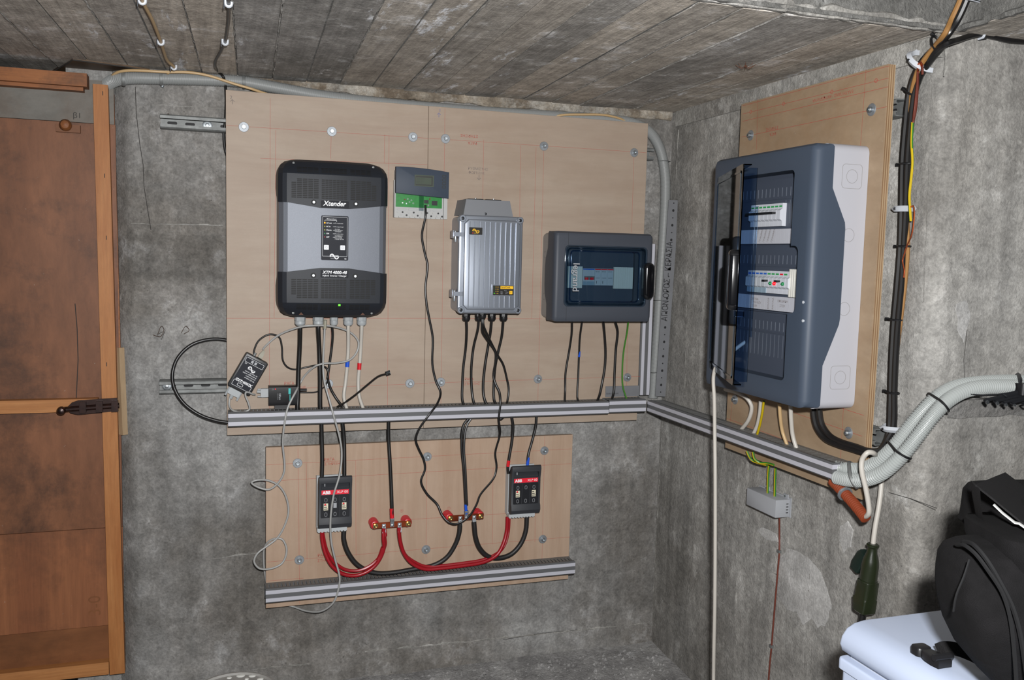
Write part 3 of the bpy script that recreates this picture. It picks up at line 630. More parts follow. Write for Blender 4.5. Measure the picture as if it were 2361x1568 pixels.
p = pr(1790, 304); text('ΡΑΓΑ', fR, -p.y, p.z, 0.0004, 0.012, 'red_pencil', BRt, rot=math.pi, name='handwriting', bold=-0.003)
for a, b in ((1731, 258), (1807, 239), (1918, 212), (2020, 186)):
    p = pr(a, b); part('handwriting', MB(fR).ring(circ(-p.y, p.z, 0.0052, 14), circ(-p.y, p.z, 0.0042, 14), 0.0001, 0.0005), 'red_pencil', BRt)

# ================================================================ STRUT RAILS behind the boards
def strut(label, fr, a0, a1, bc, w0=-0.06, w1=-0.0185, hh=0.0205, plug=None):
    o = thing('strut_rail', label, 'strut rail', fr((a0+a1)/2, bc, w0), 'zinc strut rails on the concrete')
    w1 -= 0.0005
    part('back_web', MB(fr).box(a0, a1, bc-hh, bc+hh, w0, w0+0.003), 'zinc_dull', o)
    for s in (-1, 1):
        e = bc+s*hh; part('flange', MB(fr).prism([(w0, e), (w1-0.004, e), (w1, e-s*0.004), (w1, e-s*0.012), (w1-0.006, e-s*0.0125), (w1-0.006, e-s*0.0095), (w1-0.003, e-s*0.0085), (w1-0.003, e-s*0.003), (w0, e-s*0.003)], a0, a1, ax='cba'), 'zinc_dull', o)
    n = int((a1-a0)/0.05)
    for k in range(min(n, 40)):
        a = a0+0.018+k*0.05
        if a+0.03 > a1: break
        part('slot', MB(fr).prism(rrect(a, a+0.028, bc-0.0045, bc+0.0045, 0.0044, 3), w0+0.0028, w0+0.0034), 'slot_dark', o)
    if plug:
        for a in plug:
            q = part('anchor', MB(fr).lathe([(0.0145, w0+0.003), (0.0145, w0+0.006), (0.010, w0+0.0075)], a, bc, 18), 'zinc_bright', o)
            part('anchor_head', MB(fr).lathe([(0.007, w0+0.0075), (0.007, w0+0.012), (0.004, w0+0.013)], a, bc, 6), 'zinc_bright', q)
    return o
p = BY(370, 287, YW-0.02); q = BY(478, 292, YW-0.005)
strut('zinc strut rail sticking out left of the upper board edge', fB, p.x, 1.475, pb(765, 303).z, plug=[q.x])
p = BY(368, 891, YW-0.02); q = BY(385, 890, YW-0.005)
strut('zinc strut rail sticking out left of the board near the black cable loop', fB, p.x, 1.43, pb(945, 884).z, plug=[q.x])
p = BX(2078, 255, XW-0.02); strut('short dark zinc rail end behind the top of the right board', fR, -2.33, -p.y, pr(2010, 253).z, w1=-0.0215)
p = BX(2030, 1000, XW-0.02); strut('short dark zinc rail end behind the bottom of the right board', fR, -2.33, -p.y, pr(1957, 998).z, w1=-0.0215)
strut('zinc strut rail hidden behind the top of the low fuse board', fB, 0.165, 1.19, pb(985, 1053).z)
strut('zinc strut rail hidden behind the bottom of the low fuse board', fB, 0.165, 1.19, pb(982, 1267).z)

# ================================================================ SLOTTED CABLE DUCTS with striped lids
def duct(label, fr, a0, a1, b0, b1, w0, w1, vert=False, pitch=0.0125, white=True, endcap=None, lid=True, lidcuts=None):
    o = thing('cable_duct', label, 'cable duct', fr((a0+a1)/2, b0, w0), 'slotted grey cable ducts')
    F0 = (lambda a, b, c: fr(b, a, c)) if vert else fr
    lo, hi = (b0, b1) if not vert else (a0, a1); s0, s1 = (a0, a1) if not vert else (b0, b1)
    part('base', MB(F0).box(s0, s1, lo+0.001, hi-0.001, w0, w0+0.0015), 'duct_dark', o)
    m = MB(F0)
    for e, d in ((lo+0.0012, 0.0014), (hi-0.0026, 0.0014)):
        m.box(s0, s1, e, e+d, w0, w0+0.012)
        n = int((s1-s0)/pitch)
        for k in range(n):
            x = s0+(k+0.12)*(s1-s0)/n; f = (s1-s0)/n
            m.box(x, x+f*0.68, e, e+d, w0+0.0121, w1-0.012)
            m.box(x+f*0.1, x+f*0.5, e, e+d, w1-0.0119, w1-0.003)
    part('slotted_sides', m, 'duct_grey', o, 'fingers of the slotted side walls', kind='stuff')
    part('dark_inside', MB(F0).box(s0+0.001, s1-0.001, lo+0.004, hi-0.004, w0+0.0016, w0+0.02), 'duct_inside', o, 'bunched cable shadows inside') if False else None
    if lid:
        t = 0.002; h = hi-lo
        for (c0, c1) in (lidcuts or [(s0, s1)]):
            q = part('lid', MB(F0).prism([(w1-0.014, hi), (w1-0.004, hi), (w1, hi-0.004), (w1, lo+0.004), (w1-0.004, lo), (w1-0.014, lo), (w1-0.014, lo+t), (w1-0.0045, lo+t), (w1-t, lo+0.0048), (w1-t, hi-0.0048), (w1-0.0045, hi-t), (w1-0.014, hi-t)], c0, c1, ax='cba'), 'duct_dark', o)
            for f0, f1 in ((0.10, 0.355), (0.645, 0.90)):
                part('stripe', MB(F0).box(c0, c1, lo+h*f0, lo+h*f1, w1, w1+0.0007), 'duct_white', q, 'glossy white stripe')
    return o
main_duct = duct('long horizontal cable duct along the foot of the big plywood boards', fB, 0.047, 1.299, 0.925, 0.970, 0.0, 0.06)
duct('short stepped duct piece between the long duct and the wall corner', fB, 1.300, 1.440, 0.928, 0.974, 0.0, 0.061)
p0, p1 = BY(1491, 562, YB+0.003), BY(1478, 918, YB+0.003); q0, q1 = BY(1520, 565, YB+0.003), BY(1502, 916, YB+0.003)
duct('vertical cable duct beside the board rising in the corner', fB, 1.443, 1.489, 0.978, p0.z, -0.059, -0.003, vert=True)
rd = duct('cable duct running along the right wall below the big distribution board', fR, -2.782, -1.800, 0.929, 0.972, 0.0, 0.06)
part('end_cap', MB(fR).prism([(0.0, 0.931), (0.056, 0.931), (0.0608, 0.936), (0.0608, 0.967), (0.056, 0.972), (0.0, 0.972)], -1.7985, -1.795, ax='cba'), 'duct_dark', rd)
for f0, f1 in ((0.10, 0.355), (0.645, 0.90)): part('stripe', MB(fR).box(-1.7995, -1.7943, 0.929+0.043*f0, 0.929+0.043*f1, 0.03, 0.0612), 'duct_white', rd)
duct('cable duct along the foot of the low fuse board', fB, 0.156, 1.192, 0.366, 0.412, 0.0, 0.06)

# grey offcuts
sc = thing('trunking_offcut', 'grey punched trunking strip with black handwriting leaning in the corner', 'trunking strip', BY(1520, 914, 2.845))
YS = 2.845; fS = lambda u, v, w: Vector((u, YS-w, v))
cs4 = [BY(a, b, YS) for a, b in ((1511, 913), (1534, 915), (1566, 462), (1542, 461))]
part('strip', MB(fS).prism([(c.x, c.z) for c in cs4], -0.002, 0), 'scrap_grey', sc)
bl, br, tr, tl = [Vector((c.x, c.z)) for c in cs4]
for k in range(27):
    t = (k+0.6)/27; a = bl.lerp(tl, t); b = br.lerp(tr, t); d = (tl-bl).normalized(); n = Vector((d.y, -d.x)); c = a.lerp(b, 0.5); s = 0.0042 if k % 2 else 0.0022
    part('punched_hole', MB(fS).prism([(c+n*x+d*y)[:] for x, y in rrect(-s, s, -s*1.1, s*1.1, s*0.9, 3)], 0.0, 0.0004), 'slot_dark', sc)
d = (tl-bl); ang = math.atan2(d.y, d.x); p = BY(1538, 741, YS); 
text('ΑΓΙΟΝ ΟΡΟΣ – ΚΕΡΑΣΙΑ', fS, p.x, p.z, 0.0006, 0.0335, 'ink_black', sc, rot=ang, name='handwriting', sx=0.74)
p0, p1 = pb(1396, 890), pb(1473, 918)
oc = thing('trunking_offcut', 'flat grey trunking offcut lying against the board above the short duct', 'trunking strip', fB((p0.x+p1.x)/2, 0.975, 0.0))
part('strip', MB(fB).box(p0.x, p1.x-0.002, 0.9755, p0.z-0.001, 0.0005, 0.003), 'scrap_grey', oc)
text('30x40 CE  RoHS', fB, p0.x+0.002, 0.985, 0.0033, 0.007, 'slot_dark', oc)

# ================================================================ INVERTER
IX, IZ = 0.3515, 1.495; iv = thing('inverter', 'large silver and black wall inverter with vent grilles', 'inverter', fB(IX, IZ-0.235, 0.0))
HW = 0.160
def iprof(v, hw=HW, d=0.122, e=0.0):
    return [(IX-hw, v, 0.0), (IX-hw, v, d-0.030), (IX-hw+0.012, v, d-0.012), (IX-hw+0.024, v, d-0.007), (IX-0.042, v, d), (IX+0.042, v, d), (IX+hw-0.024, v, d-0.007), (IX+hw-0.012, v, d-0.012), (IX+hw, v, d-0.030), (IX+hw, v, 0.0)]
part('case', MB(fB).loft([iprof(IZ-0.19), iprof(IZ+0.19)]), 'inverter_silver', iv, 'brushed silver case', ang=8)
def capring(v, hw, d, slope):
    q = iprof(v, hw, d)
    return q
def cap(sgn):
    mb = MB(fB); rings = []
    e0 = 0.106 if sgn > 0 else 0.099
    base = iprof(0, HW+0.003, 0.1255); r0 = []
    for (u, v, w) in base:
        a = abs(u-IX)
        vv = (e0-0.014+0.014*min(1, max(0, (a-0.042)/0.10))) if w > 0.09 else e0+0.045*(1-w/0.0925)
        r0.append((u, IZ+sgn*vv, w))
    rings.append(r0)
    for v, hw, d in ((0.165, 0.163, 0.1255), (0.190, 0.1625, 0.1245), (0.205, 0.160, 0.116), (0.219, 0.153, 0.104), (0.228, 0.142, 0.094), (0.235, 0.122, 0.080)):
        rings.append(iprof(IZ+sgn*v, hw, d))
    return mb.loft(rings)
def capw(u, v):
    # front surface depth of a cap
    T = [(0.09, 0.1255), (0.165, 0.1255), (0.190, 0.1245), (0.205, 0.116), (0.219, 0.104), (0.228, 0.094), (0.235, 0.080)]
    v = abs(v)
    for (v0, d0), (v1, d1) in zip(T, T[1:]):
        if v <= v1: d = d0+(d1-d0)*max(0, (v-v0)/(v1-v0)); break
    else: d = T[-1][1]
    return d-0.007*max(0, (abs(u)-0.042)/0.097)
for sgn, nmv in ((1, 'upper'), (-1, 'lower')):
    c = part('cap', cap(sgn), 'inverter_black', iv, nmv+' black plastic cap', ang=14)
    # framed field round the grille
    def fld(u0, u1, v0, v1, mbx):
        pass
    sl = MB(fB)
    def slot(u0, u1, v, h=0.0021):
        w = max(capw(u0, sgn*v), capw(u1, sgn*v)); wa, wb_ = capw(u0, sgn*v), capw(u1, sgn*v); vv = IZ+sgn*v
        dv = capw((u0+u1)/2, v+h)-capw((u0+u1)/2, v-h)
        i = [sl.P(IX+u0, vv-h*sgn, wa-dv/2+0.0007), sl.P(IX+u1, vv-h*sgn, wb_-dv/2+0.0007), sl.P(IX+u1, vv+h*sgn, wb_+dv/2+0.0007), sl.P(IX+u0, vv+h*sgn, wa+dv/2+0.0007)]; sl.F(*i)
    for (ua, ub, nc) in ((-0.127, -0.047, 5), (-0.040, 0.036, 7), (0.045, 0.125, 5)):
        for k in range(11):
            v = 0.121+k*0.0053; f = (ub-ua)/nc
            for j in range(nc):
                if abs(ua) > 0.1 and j == 0 and k > 8: continue
                if ub > 0.1 and j == nc-1 and k > 8: continue
                slot(ua+j*f+f*0.07, ua+j*f+f*0.93, v, 0.0017)
        for k in range(4):
            v = 0.1965+k*0.0042
            for j in range(nc):
                f = (ub-ua)/nc
                if (abs(ua) > 0.1 and j == 0) or (ub > 0.1 and j == nc-1): continue
                slot(ua+j*f+f*0.07, ua+j*f+f*0.93, v, 0.0013)
    part('vent_slots', sl, 'slot_black', c, 'rows of dark vent slots', kind='stuff')
    # name plate
    v0, v1 = (0.0935, 0.1145) if sgn > 0 else (0.0905, 0.1135)
    pv = sorted((IZ+sgn*v0, IZ+sgn*v1)); pl_ = part('name_plate', MB(fB).prism(rrect(IX-0.041, IX+0.041, pv[0], pv[1], 0.0025, 3), 0.1245, 0.1275), 'inverter_plate', c)
    if sgn > 0: text('Xtender', fB, IX-0.002, pv[0]+0.0062, 0.1279, 0.0195, 'print_white', c, align='CENTER', bold=0.02, shear=0.22, sx=0.98)
    else:
        text('XTM 4000-48', fB, IX, pv[0]+0.0115, 0.1279, 0.0125, 'print_white', c, align='CENTER', bold=0.022, shear=0.22)
        text('Hybrid  Inverter / Charger', fB, IX, pv[0]+0.0035, 0.1279, 0.0066, 'print_white', c, align='CENTER', bold=0.015)
    for s in (-1, 1):
        sv = IZ+sgn*0.108; su = IX+s*0.062
        sr = part('screw_ring', MB(fB).lathe([(0.0078, 0.120), (0.0078, 0.1262), (0.0055, 0.1262)], su, sv, 16), 'slot_black', c)
        part('screw', MB(fB).lathe([(0.005, 0.121), (0.005, 0.1268), (0.0035, 0.128), (0.0018, 0.128), (0.0016, 0.1265)], su, sv, 14), 'zinc_bright', c)
        su = IX+s*0.118; w = capw(s*0.118, 0.222); part('screw', MB(fB).lathe([(0.0035, w-0.004), (0.0035, w+0.0014), (0.001, w+0.002)], su, IZ+sgn*0.222, 10), 'zinc_dull', c)
part('status_light', MB(fB).box(IX+0.0125, IX+0.0185, IZ-0.1985, IZ-0.1935, 0.118, 0.1235), 'led_green', iv)
for uu in (-0.095, 0.09):
    part('warning_mark', MB(fB).prism([(IX+uu-0.007, IZ-0.2275), (IX+uu+0.007, IZ-0.2275), (IX+uu, IZ-0.2195)], 0.09, 0.0985), 'warning_print', iv)
# control panel
ip = part('control_panel', MB(fB).prism(rrect(IX-0.0395, IX+0.0405, 1.4335, 1.5655, 0.003, 3), 0.1215, 0.1245, r=0.0006, n=1), 'label_dark', iv, 'dark membrane control panel')
part('border', MB(fB).ring(rrect(IX-0.0365, IX+0.0375, 1.4445, 1.5625, 0.0015, 2), rrect(IX-0.0353, IX+0.0363, 1.4457, 1.5613, 0.001, 2), 0.1244, 0.1248), 'print_grey', ip)
text('Blinking indicator', fB, IX-0.024, 1.5545, 0.1248, 0.0042, 'print_white', ip)
for a, b, cc, dd in ((IX-0.0295, IX+0.006, 1.5515, 1.5522), (IX-0.0295, IX-0.0287, 1.5475, 1.552), (IX+0.0053, IX+0.006, 1.5475, 1.552)): part('print_line', MB(fB).box(a, b, cc, dd, 0.1244, 0.1248), 'print_white', ip)
for k, (nme, led, lines) in enumerate((('AC out', 'led_amber', ['1x Load search']), ('AC in', 'led_off_yellow', ['1x Input limited']), ('Charge', 'led_off_yellow', ['1x Float', '2x Absorption', '3x Equalize']), ('ON', 'led_off_green', ['1x Auto restart']), ('OFF', 'led_off_red', ['1x Battery low', '2x Overload', '3x Overtemp.', '4x Bat. over volt.']))):
    z = 1.5425-k*0.0104
    part('indicator_light', MB(fB).lathe([(0.0021, 0.1242), (0.0021, 0.1252), (0.001, 0.1256)], IX-0.0295, z+0.0012, 10), led, ip)
    text(nme, fB, IX-0.025, z-0.0006, 0.1248, 0.0052, 'print_white', ip, bold=0.02)
    part('print_line', MB(fB).box(IX-0.0055, IX+0.001, z+0.0006, z+0.0012, 0.1244, 0.1248), 'print_white', ip)
    part('print_line', MB(fB).box(IX+0.001, IX+0.0016, z+0.0012-0.0017*len(lines), z+0.0014+0.0015*len(lines), 0.1244, 0.1248), 'print_white', ip)
    for j, s in enumerate(lines): text(s, fB, IX+0.004, z+(len(lines)-1)*0.0017-j*0.0035-0.0004, 0.1248, 0.0037, 'print_white', ip, sx=0.9)
for uu, sym in ((-0.0245, '⏻'), (0.0235, '⇄')):
    k = part('button', MB(fB).prism(rrect(IX+uu-0.0073, IX+uu+0.0073, 1.464, 1.4786, 0.0018, 3), 0.1242, 0.1258, r=0.0005, n=1), 'key_silver', ip)
    part('symbol', MB(fB).ring(circ(IX+uu, 1.4712, 0.0034, 14), circ(IX+uu, 1.4712, 0.0026, 14), 0.1256, 0.1261), 'print_grey', ip)
def sine_logo(fr, u, v, w, s, mat, parent, rot=0.0):
    # a rising and a falling half wave with the maker's name across
    mb = MB(fr); c, sn = math.cos(rot), math.sin(rot)
    for cx, sg in ((-0.5, 1), (0.5, -1)):
        o_, i_ = [], []
        for k in range(13):
            t = math.pi*k/12
            o_.append((cx-0.52*math.cos(t), sg*0.62*math.sin(t))); i_.append((cx-0.30*math.cos(t), sg*0.40*math.sin(t)))
        for k in range(12):
            q = [o_[k], o_[k+1], i_[k+1], i_[k]]; mb.F(*[mb.P(u+s*(x*c-y*sn), v+s*(x*sn+y*c), w) for x, y in q])
    part('logo', mb, mat, parent)
    text('STUDER', fr, u+s*(-0.95*c+0.10*sn), v+s*(-0.95*sn-0.10*c), w+0.0002, s*0.52, mat, parent, rot=rot, bold=0.015, shear=0.2)
sine_logo(fB, IX-0.001, 1.4445, 0.1250, 0.0135, 'print_white', ip)
text('INNOTEC', fB, IX-0.012, 1.4375, 0.1248, 0.0038, 'print_grey', ip, shear=0.2); text('CE', fB, IX+0.029, 1.4365, 0.1248, 0.005, 'print_white', ip, bold=0.02)
def gland(fr, a, b, w, r, h, mat, parent, n=6):
    # thread collar, hex body and domed clamping nut hanging below b
    g = part('cable_gland', MB(fr).lathe([(r*0.9, b+0.004), (r*0.9, b-h*0.12), (r, b-h*0.14), (r, b-h*0.5), (r*0.86, b-h*0.52)], a, w, 8, 'b'), mat, parent)
    part('clamp_nut', MB(fr).lathe([(r*0.86, b-h*0.5), (r*0.97, b-h*0.56), (r*0.97, b-h*0.82), (r*0.72, b-h), (r*0.5, b-h)], a, w, 14, 'b'), mat, g)
    return g
for a, w, r in ((692, 0.045, 0.0165), (734, 0.045, 0.0165), (770, 0.035, 0.0125), (803, 0.04, 0.0155), (834, 0.04, 0.0155)):
    q = pb(a, 742, w); gland(fB, q.x, IZ-0.233, w, r, 0.031, 'gland_grey', iv)

# ================================================================ REMOTE DISPLAY with its cover pushed up
p = [pb(a, b, 0.012) for a, b in ((905, 499), (1027, 508))]; dx0, dx1 = 0.550, 0.722
dp = thing('remote_display', 'slate grey control display with open lower half and green circuit board', 'display unit', fB(0.636, 1.572, 0))
part('base', MB(fB).prism(rrect(dx0, dx1, 1.572, 1.69, 0.002, 2), 0.0, 0.012), 'display_base', dp, 'light grey plastic back shell')
part('side_wall', MB(fB).box(dx0, dx0+0.004, 1.572, 1.65, 0.0121, 0.022), 'display_base', dp); part('side_wall', MB(fB).box(dx1-0.012, dx1, 1.572, 1.645, 0.0121, 0.022), 'display_base', dp)
pc = part('circuit_board', MB(fB).box(dx0+0.006, dx1-0.016, 1.606, 1.66, 0.0121, 0.0145), 'pcb', dp)
for u, v, a, b, m in ((0.647, 1.620, 0.014, 0.011, 'plastic_black'), (0.672, 1.615, 0.018, 0.014, 'plastic_black'), (0.575, 1.617, 0.004, 0.004, 'print_white'), (0.588, 1.615, 0.003, 0.004, 'zinc_bright'), (0.582, 1.628, 0.004, 0.003, 'copper_dull'), (0.664, 1.632, 0.003, 0.006, 'copper_dull'), (0.658, 1.611, 0.005, 0.006, 'zinc_dull')):
    part('chip', MB(fB).box(u, u+a, v, v+b, 0.0146, 0.0185), m, pc)
for u, v in ((0.600, 1.622), (0.606, 1.628), (0.594, 1.632), (0.612, 1.619)): part('pad', MB(fB).ring(circ(u, v, 0.0026, 10), circ(u, v, 0.0016, 10), 0.0146, 0.0149), 'print_grey', pc)
part('clear_shield', MB(fB).box(0.6295, 0.645, 1.596, 1.652, 0.0195, 0.0205), 'clear_plastic', dp)
for k in range(4):
    a = 0.5605+k*0.036+(0.008 if k > 1 else 0); part('knockout', MB(fB).ring(rrect(a, a+0.03, 1.5955, 1.602, 0.003, 3), rrect(a+0.0008, a+0.0292, 1.5963, 1.6012, 0.0025, 3), 0.0119, 0.0127), 'print_grey', dp)
    for j in range(4):
        part('screw_post', MB(fB).lathe([(0.003, 0.0118), (0.003, 0.0145), (0.0012, 0.0145)], a+0.002+(j % 2)*0.016+(j//2)*0.013, 1.590-(j//2)*0.0095, 8), 'plastic_black' if j % 2 else 'display_base', dp)
for k in range(9): part('clip_rib', MB(fB).box(0.566+k*0.017, 0.570+k*0.017, 1.5725, 1.5765, 0.0121, 0.018), 'display_base', dp)
arc = [(0.5515+0.172*k/12, 1.729+0.012*math.sin(math.pi*(0.35+0.5*k/12))-0.0095-0.004*(k/12)) for k in range(13)]
cv = part('cover', MB(fB).prism([(0.5515, 1.648), (0.7235, 1.638)]+arc[::-1], 0.0206, 0.034, r=0.002, n=2), 'display_cover', dp, 'slate grey front cover')
part('cover_skirt', MB(fB).box(0.552, 0.556, 1.65, 1.72, 0.0, 0.0206), 'display_base', dp)
lcd = part('screen_frame', MB(fB).box(0.611, 0.6735, 1.672, 1.7075, 0.0339, 0.0346), 'lcd', cv)
part('screen', MB(fB).box(0.614, 0.6695, 1.6748, 1.7045, 0.0345, 0.0349), 'lcd_dark', lcd)
part('screen_field', MB(fB).box(0.6155, 0.6655, 1.6785, 1.7000, 0.0348, 0.0351), 'lcd', lcd)
for k in range(4): text('Battery 52.4 V', fB, 0.618, 1.6955-k*0.0048, 0.0353, 0.0042, 'lcd_dark', lcd)
for k in range(4): part('key', MB(fB).ring(rrect(0.7005, 0.7135, 1.669+k*0.0112, 1.6775+k*0.0112, 0.0025, 3), rrect(0.702, 0.712, 1.6705+k*0.0112, 1.676+k*0.0112, 0.002, 3), 0.0339, 0.0346), 'lcd_dark', cv)

# ================================================================ SOLAR CHARGE CONTROLLER
vx0, vx1, vz0, vz1 = 0.7405, 0.9545, 1.2735, 1.5855
vt = thing('charge_controller', 'ribbed aluminium charge controller box with yellow label', 'charge controller', fB((vx0+vx1)/2, vz0, 0))
part('body', MB(fB).prism(rrect(vx0+0.004, vx1-0.004, vz0+0.004, vz1-0.004, 0.014, 4), 0.0, 0.082), 'vario_alu', vt)
ld = part('lid', MB(fB).prism(rrect(vx0, vx1, vz0, vz1, 0.014, 5), 0.0822, 0.101, r=0.005, n=3), 'vario_alu', vt, 'cast aluminium lid')
def oct_(a0, a1, b0, b1, c): return [(a0+c, b0), (a1-c, b0), (a1, b0+c), (a1, b1-c), (a1-c, b1), (a0+c, b1), (a0, b1-c), (a0, b0+c)]
part('raised_field', MB(fB).prism(oct_(vx0+0.017, vx1-0.009, vz0+0.013, vz1-0.013, 0.014), 0.1005, 0.1065, r=0.004, n=3), 'vario_alu', ld)
for k in range(10):
    u = vx0+0.032+k*0.0172
    part('rib', MB(fB).prism([(u, 0.1064), (u+0.0036, 0.1064), (u+0.0030, 0.1092), (u+0.0018, 0.1098), (u+0.0006, 0.1092)], vz0+0.020, vz1-0.020, ax='acb'), 'vario_alu', ld)
for a in (vx0+0.0115, vx1-0.0115):
    for b in (vz0+0.0115, vz1-0.0115):
        q = part('screw_boss', MB(fB).lathe([(0.0115, 0.098), (0.0115, 0.1045), (0.0098, 0.106), (0.0062, 0.106), (0.0062, 0.103)], a, b, 18), 'vario_alu', ld)
        part('screw', MB(fB).lathe([(0.0055, 0.1025), (0.0055, 0.1048), (0.003, 0.1058), (0.0016, 0.1045)], a, b, 12), 'steel_dark', q)
part('top_shroud', MB(fB).loft([[(vx0+0.010, vz1-0.001, 0), (vx0+0.018, vz1-0.001, 0.086), (vx1-0.030, vz1-0.001, 0.086), (vx1-0.022, vz1-0.001, 0)], [(vx0+0.020, vz1+0.050, 0), (vx0+0.028, vz1+0.050, 0.080), (vx1-0.040, vz1+0.050, 0.080), (vx1-0.034, vz1+0.050, 0)]]), 'vario_cap', vt, 'dark grey sloping fan shroud')
for a in (vx0+0.038, vx0+0.098):
    g = part('fan_guard', MB(fB).box(a, a+0.05, vz1+0.0502, vz1+0.0535, 0.012, 0.07), 'plastic_black', vt)
    part('guard_screw', MB(fB).lathe([(0.003, vz1+0.0534), (0.003, vz1+0.0555)], a+0.025, 0.066, 8, 'b'), 'zinc_bright', g)
part('shroud_screw', MB(fB).lathe([(0.0042, 0.083), (0.0042, 0.0875), (0.002, 0.088)], (vx0+vx1)/2-0.016, vz1+0.006, 12), 'steel_dark', vt)
for b in (vz1-0.062, vz0+0.063):
    h = part('hinge', MB(fB).box(vx0-0.014, vx0+0.016, b-0.0065, b+0.0065, 0.092, 0.106), 'vario_alu', vt)
    part('hinge_pin', MB(fB).lathe([(0.004, b-0.024), (0.0045, b-0.02), (0.0045, b+0.008), (0.003, b+0.012)], vx0-0.010, 0.096, 10, 'b'), 'zinc_bright', h); part('hinge_tail', MB(fB).box(vx0-0.016, vx0-0.006, b-0.012, b+0.012, 0.06, 0.0915), 'vario_alu', h)
lb = part('maker_label', MB(fB).prism(rrect(0.772, 0.815, 1.524, 1.5465, 0.0015, 2), 0.1098, 0.1108), 'label_black', vt); sine_logo(fB, 0.7935, 1.5355, 0.1111, 0.0115, 'yellow_print', lb)
part('flag', MB(fB).box(0.782, 0.7848, 1.5275, 1.5303, 0.1107, 0.1111), 'module_red', lb); text('INNOTEC', fB, 0.7862, 1.5275, 0.1111, 0.0034, 'yellow_print', lb)
l0, l1, k0, k1 = 0.8545, 0.924, 1.3335, 1.3645
fp = part('label_frame', MB(fB).prism(rrect(l0-0.003, l1+0.003, k0-0.003, k1+0.003, 0.0015, 2), 0.1064, 0.1103), 'vario_alu', vt)
lb = part('status_label', MB(fB).box(l0, l1, k0, k1, 0.1102, 0.1109), 'label_black', vt)
part('yellow_bar', MB(fB).box(l0+0.025, l1-0.0015, k1-0.0105, k1-0.0015, 0.1108, 0.1112), 'yellow_print', lb); text('VarioTrack', fB, l0+0.0265, k1-0.0072, 0.1114, 0.0068, 'label_black', lb, bold=0.02); text('MPPT solar charge controller', fB, l0+0.027, k1-0.0098, 0.1114, 0.0028, 'label_black', lb)
part('set_key', MB(fB).prism(rrect(l1-0.0145, l1-0.004, k0+0.004, k0+0.0145, 0.001, 2), 0.1108, 0.1116), 'yellow_print', lb); text('Set', fB, l1-0.0122, k0+0.0078, 0.1119, 0.0042, 'label_black', lb)
for k, s in enumerate(('80-100%', '50- 80%', '20- 50%', ' 0- 20%')):
    part('indicator_light', MB(fB).lathe([(0.0011, 0.1108), (0.0011, 0.1114)], l0+0.0045, k0+0.0265-k*0.0068, 8), 'led_green' if k == 3 else 'led_off_green', lb); text(s, fB, l0+0.008, k0+0.0252-k*0.0068, 0.1112, 0.0034, 'yellow_print', lb)
for s, a, b in (('Boost', 0.038, 0.0145), ('Float', 0.0255, 0.0105), ('Equal.', 0.0255, 0.0072), ('Night', 0.0255, 0.004), ('Charge', 0.042, 0.0095), ('Error', 0.042, 0.0045)): text(s, fB, l0+a, k0+b, 0.1112, 0.0034, 'print_grey', lb)
for a, w in ((1075, 0.05), (1104, 0.045), (1134, 0.045), (1161, 0.05)):
    q = pb(a, 738, w); gland(fB, q.x, vz0+0.003, w, 0.0135, 0.030, 'plastic_black', vt)
q = pb(1113, 732, 0.09); gland(fB, q.x, vz0+0.012, 0.085, 0.013, 0.030, 'plastic_black', vt)

# ================================================================ SMALL ENCLOSURE with tinted door
ex0, ex1, ez0, ez1 = 1.058, 1.414, 1.250, 1.545; em = (ez0+ez1)/2
en = thing('enclosure', 'small grey distribution enclosure with closed tinted window', 'electrical enclosure', fB((ex0+ex1)/2, ez0, 0))
part('base', MB(fB).prism(rrect(ex0+0.004, ex1-0.004, ez0+0.004, ez1-0.004, 0.018, 5), 0.0, 0.075), 'box_base', en, 'light grey back box')
seam = [(0.118, ez0), (0.066, ez0), (0.060, ez0+0.006), (0.058, ez0+0.055), (0.040, em-0.055), (0.036, em-0.03), (0.036, em+0.03), (0.040, em+0.055), (0.058, ez1-0.055), (0.060, ez1-0.006), (0.066, ez1), (0.110, ez1), (0.120, ez1-0.006), (0.1235, ez1-0.016), (0.1235, ez0+0.016), (0.121, ez0+0.005)]
cvr = part('cover', covered(fB, seam, ex0, ex1, 0.014, 0.08, 0.12, ez0, ez1), 'box_dark', en, 'slate grey cover', ang=30)
wx0, wx1, wz0, wz1 = 1.093, 1.392, 1.299, 1.501
cut(cvr, [MB(fB).prism(rrect(wx0+0.004, wx1-0.004, wz0+0.004, wz1-0.004, 0.014, 5), 0.09, 0.2), MB(fB).prism(rrect(wx0+0.016, wx1-0.03, wz0+0.016, wz1-0.016, 0.010, 5), 0.03, 0.15)])
part('hinge_strip_line', MB(fB).box(1.1035, 1.1042, ez0+0.004, wz0, 0.1232, 0.1238), 'slot_dark', cvr); part('hinge_strip_line', MB(fB).box(1.1035, 1.1042, wz1, ez1-0.004, 0.1232, 0.1238), 'slot_dark', cvr)
part('inner_panel', MB(fB).box(wx0+0.004, wx1-0.01, wz0+0.004, wz1-0.004, 0.076, 0.078), 'box_inner', en, 'dark slate inner panel')
my0, my1 = em-0.034, em+0.022
def rib_blank(fr, u0, u1, v0, v1, w, n, mat, parent):
    o = part('blank_cover', MB(fr).box(u0, u1, v0, v1, w, w+0.006), mat, parent); f = (u1-u0)/n
    for k in range(n): part('rib', MB(fr).box(u0+(k+0.15)*f, u0+(k+0.8)*f, v0, v1, w+0.006, w+0.0075), mat, o)
    return o
rib_blank(fB, 1.118, 1.171, my0-0.004, my1+0.012, 0.084, 7, 'module_cream', en); rib_blank(fB, 1.286, 1.357, my0-0.004, my1+0.012, 0.084, 9, 'module_cream', en)
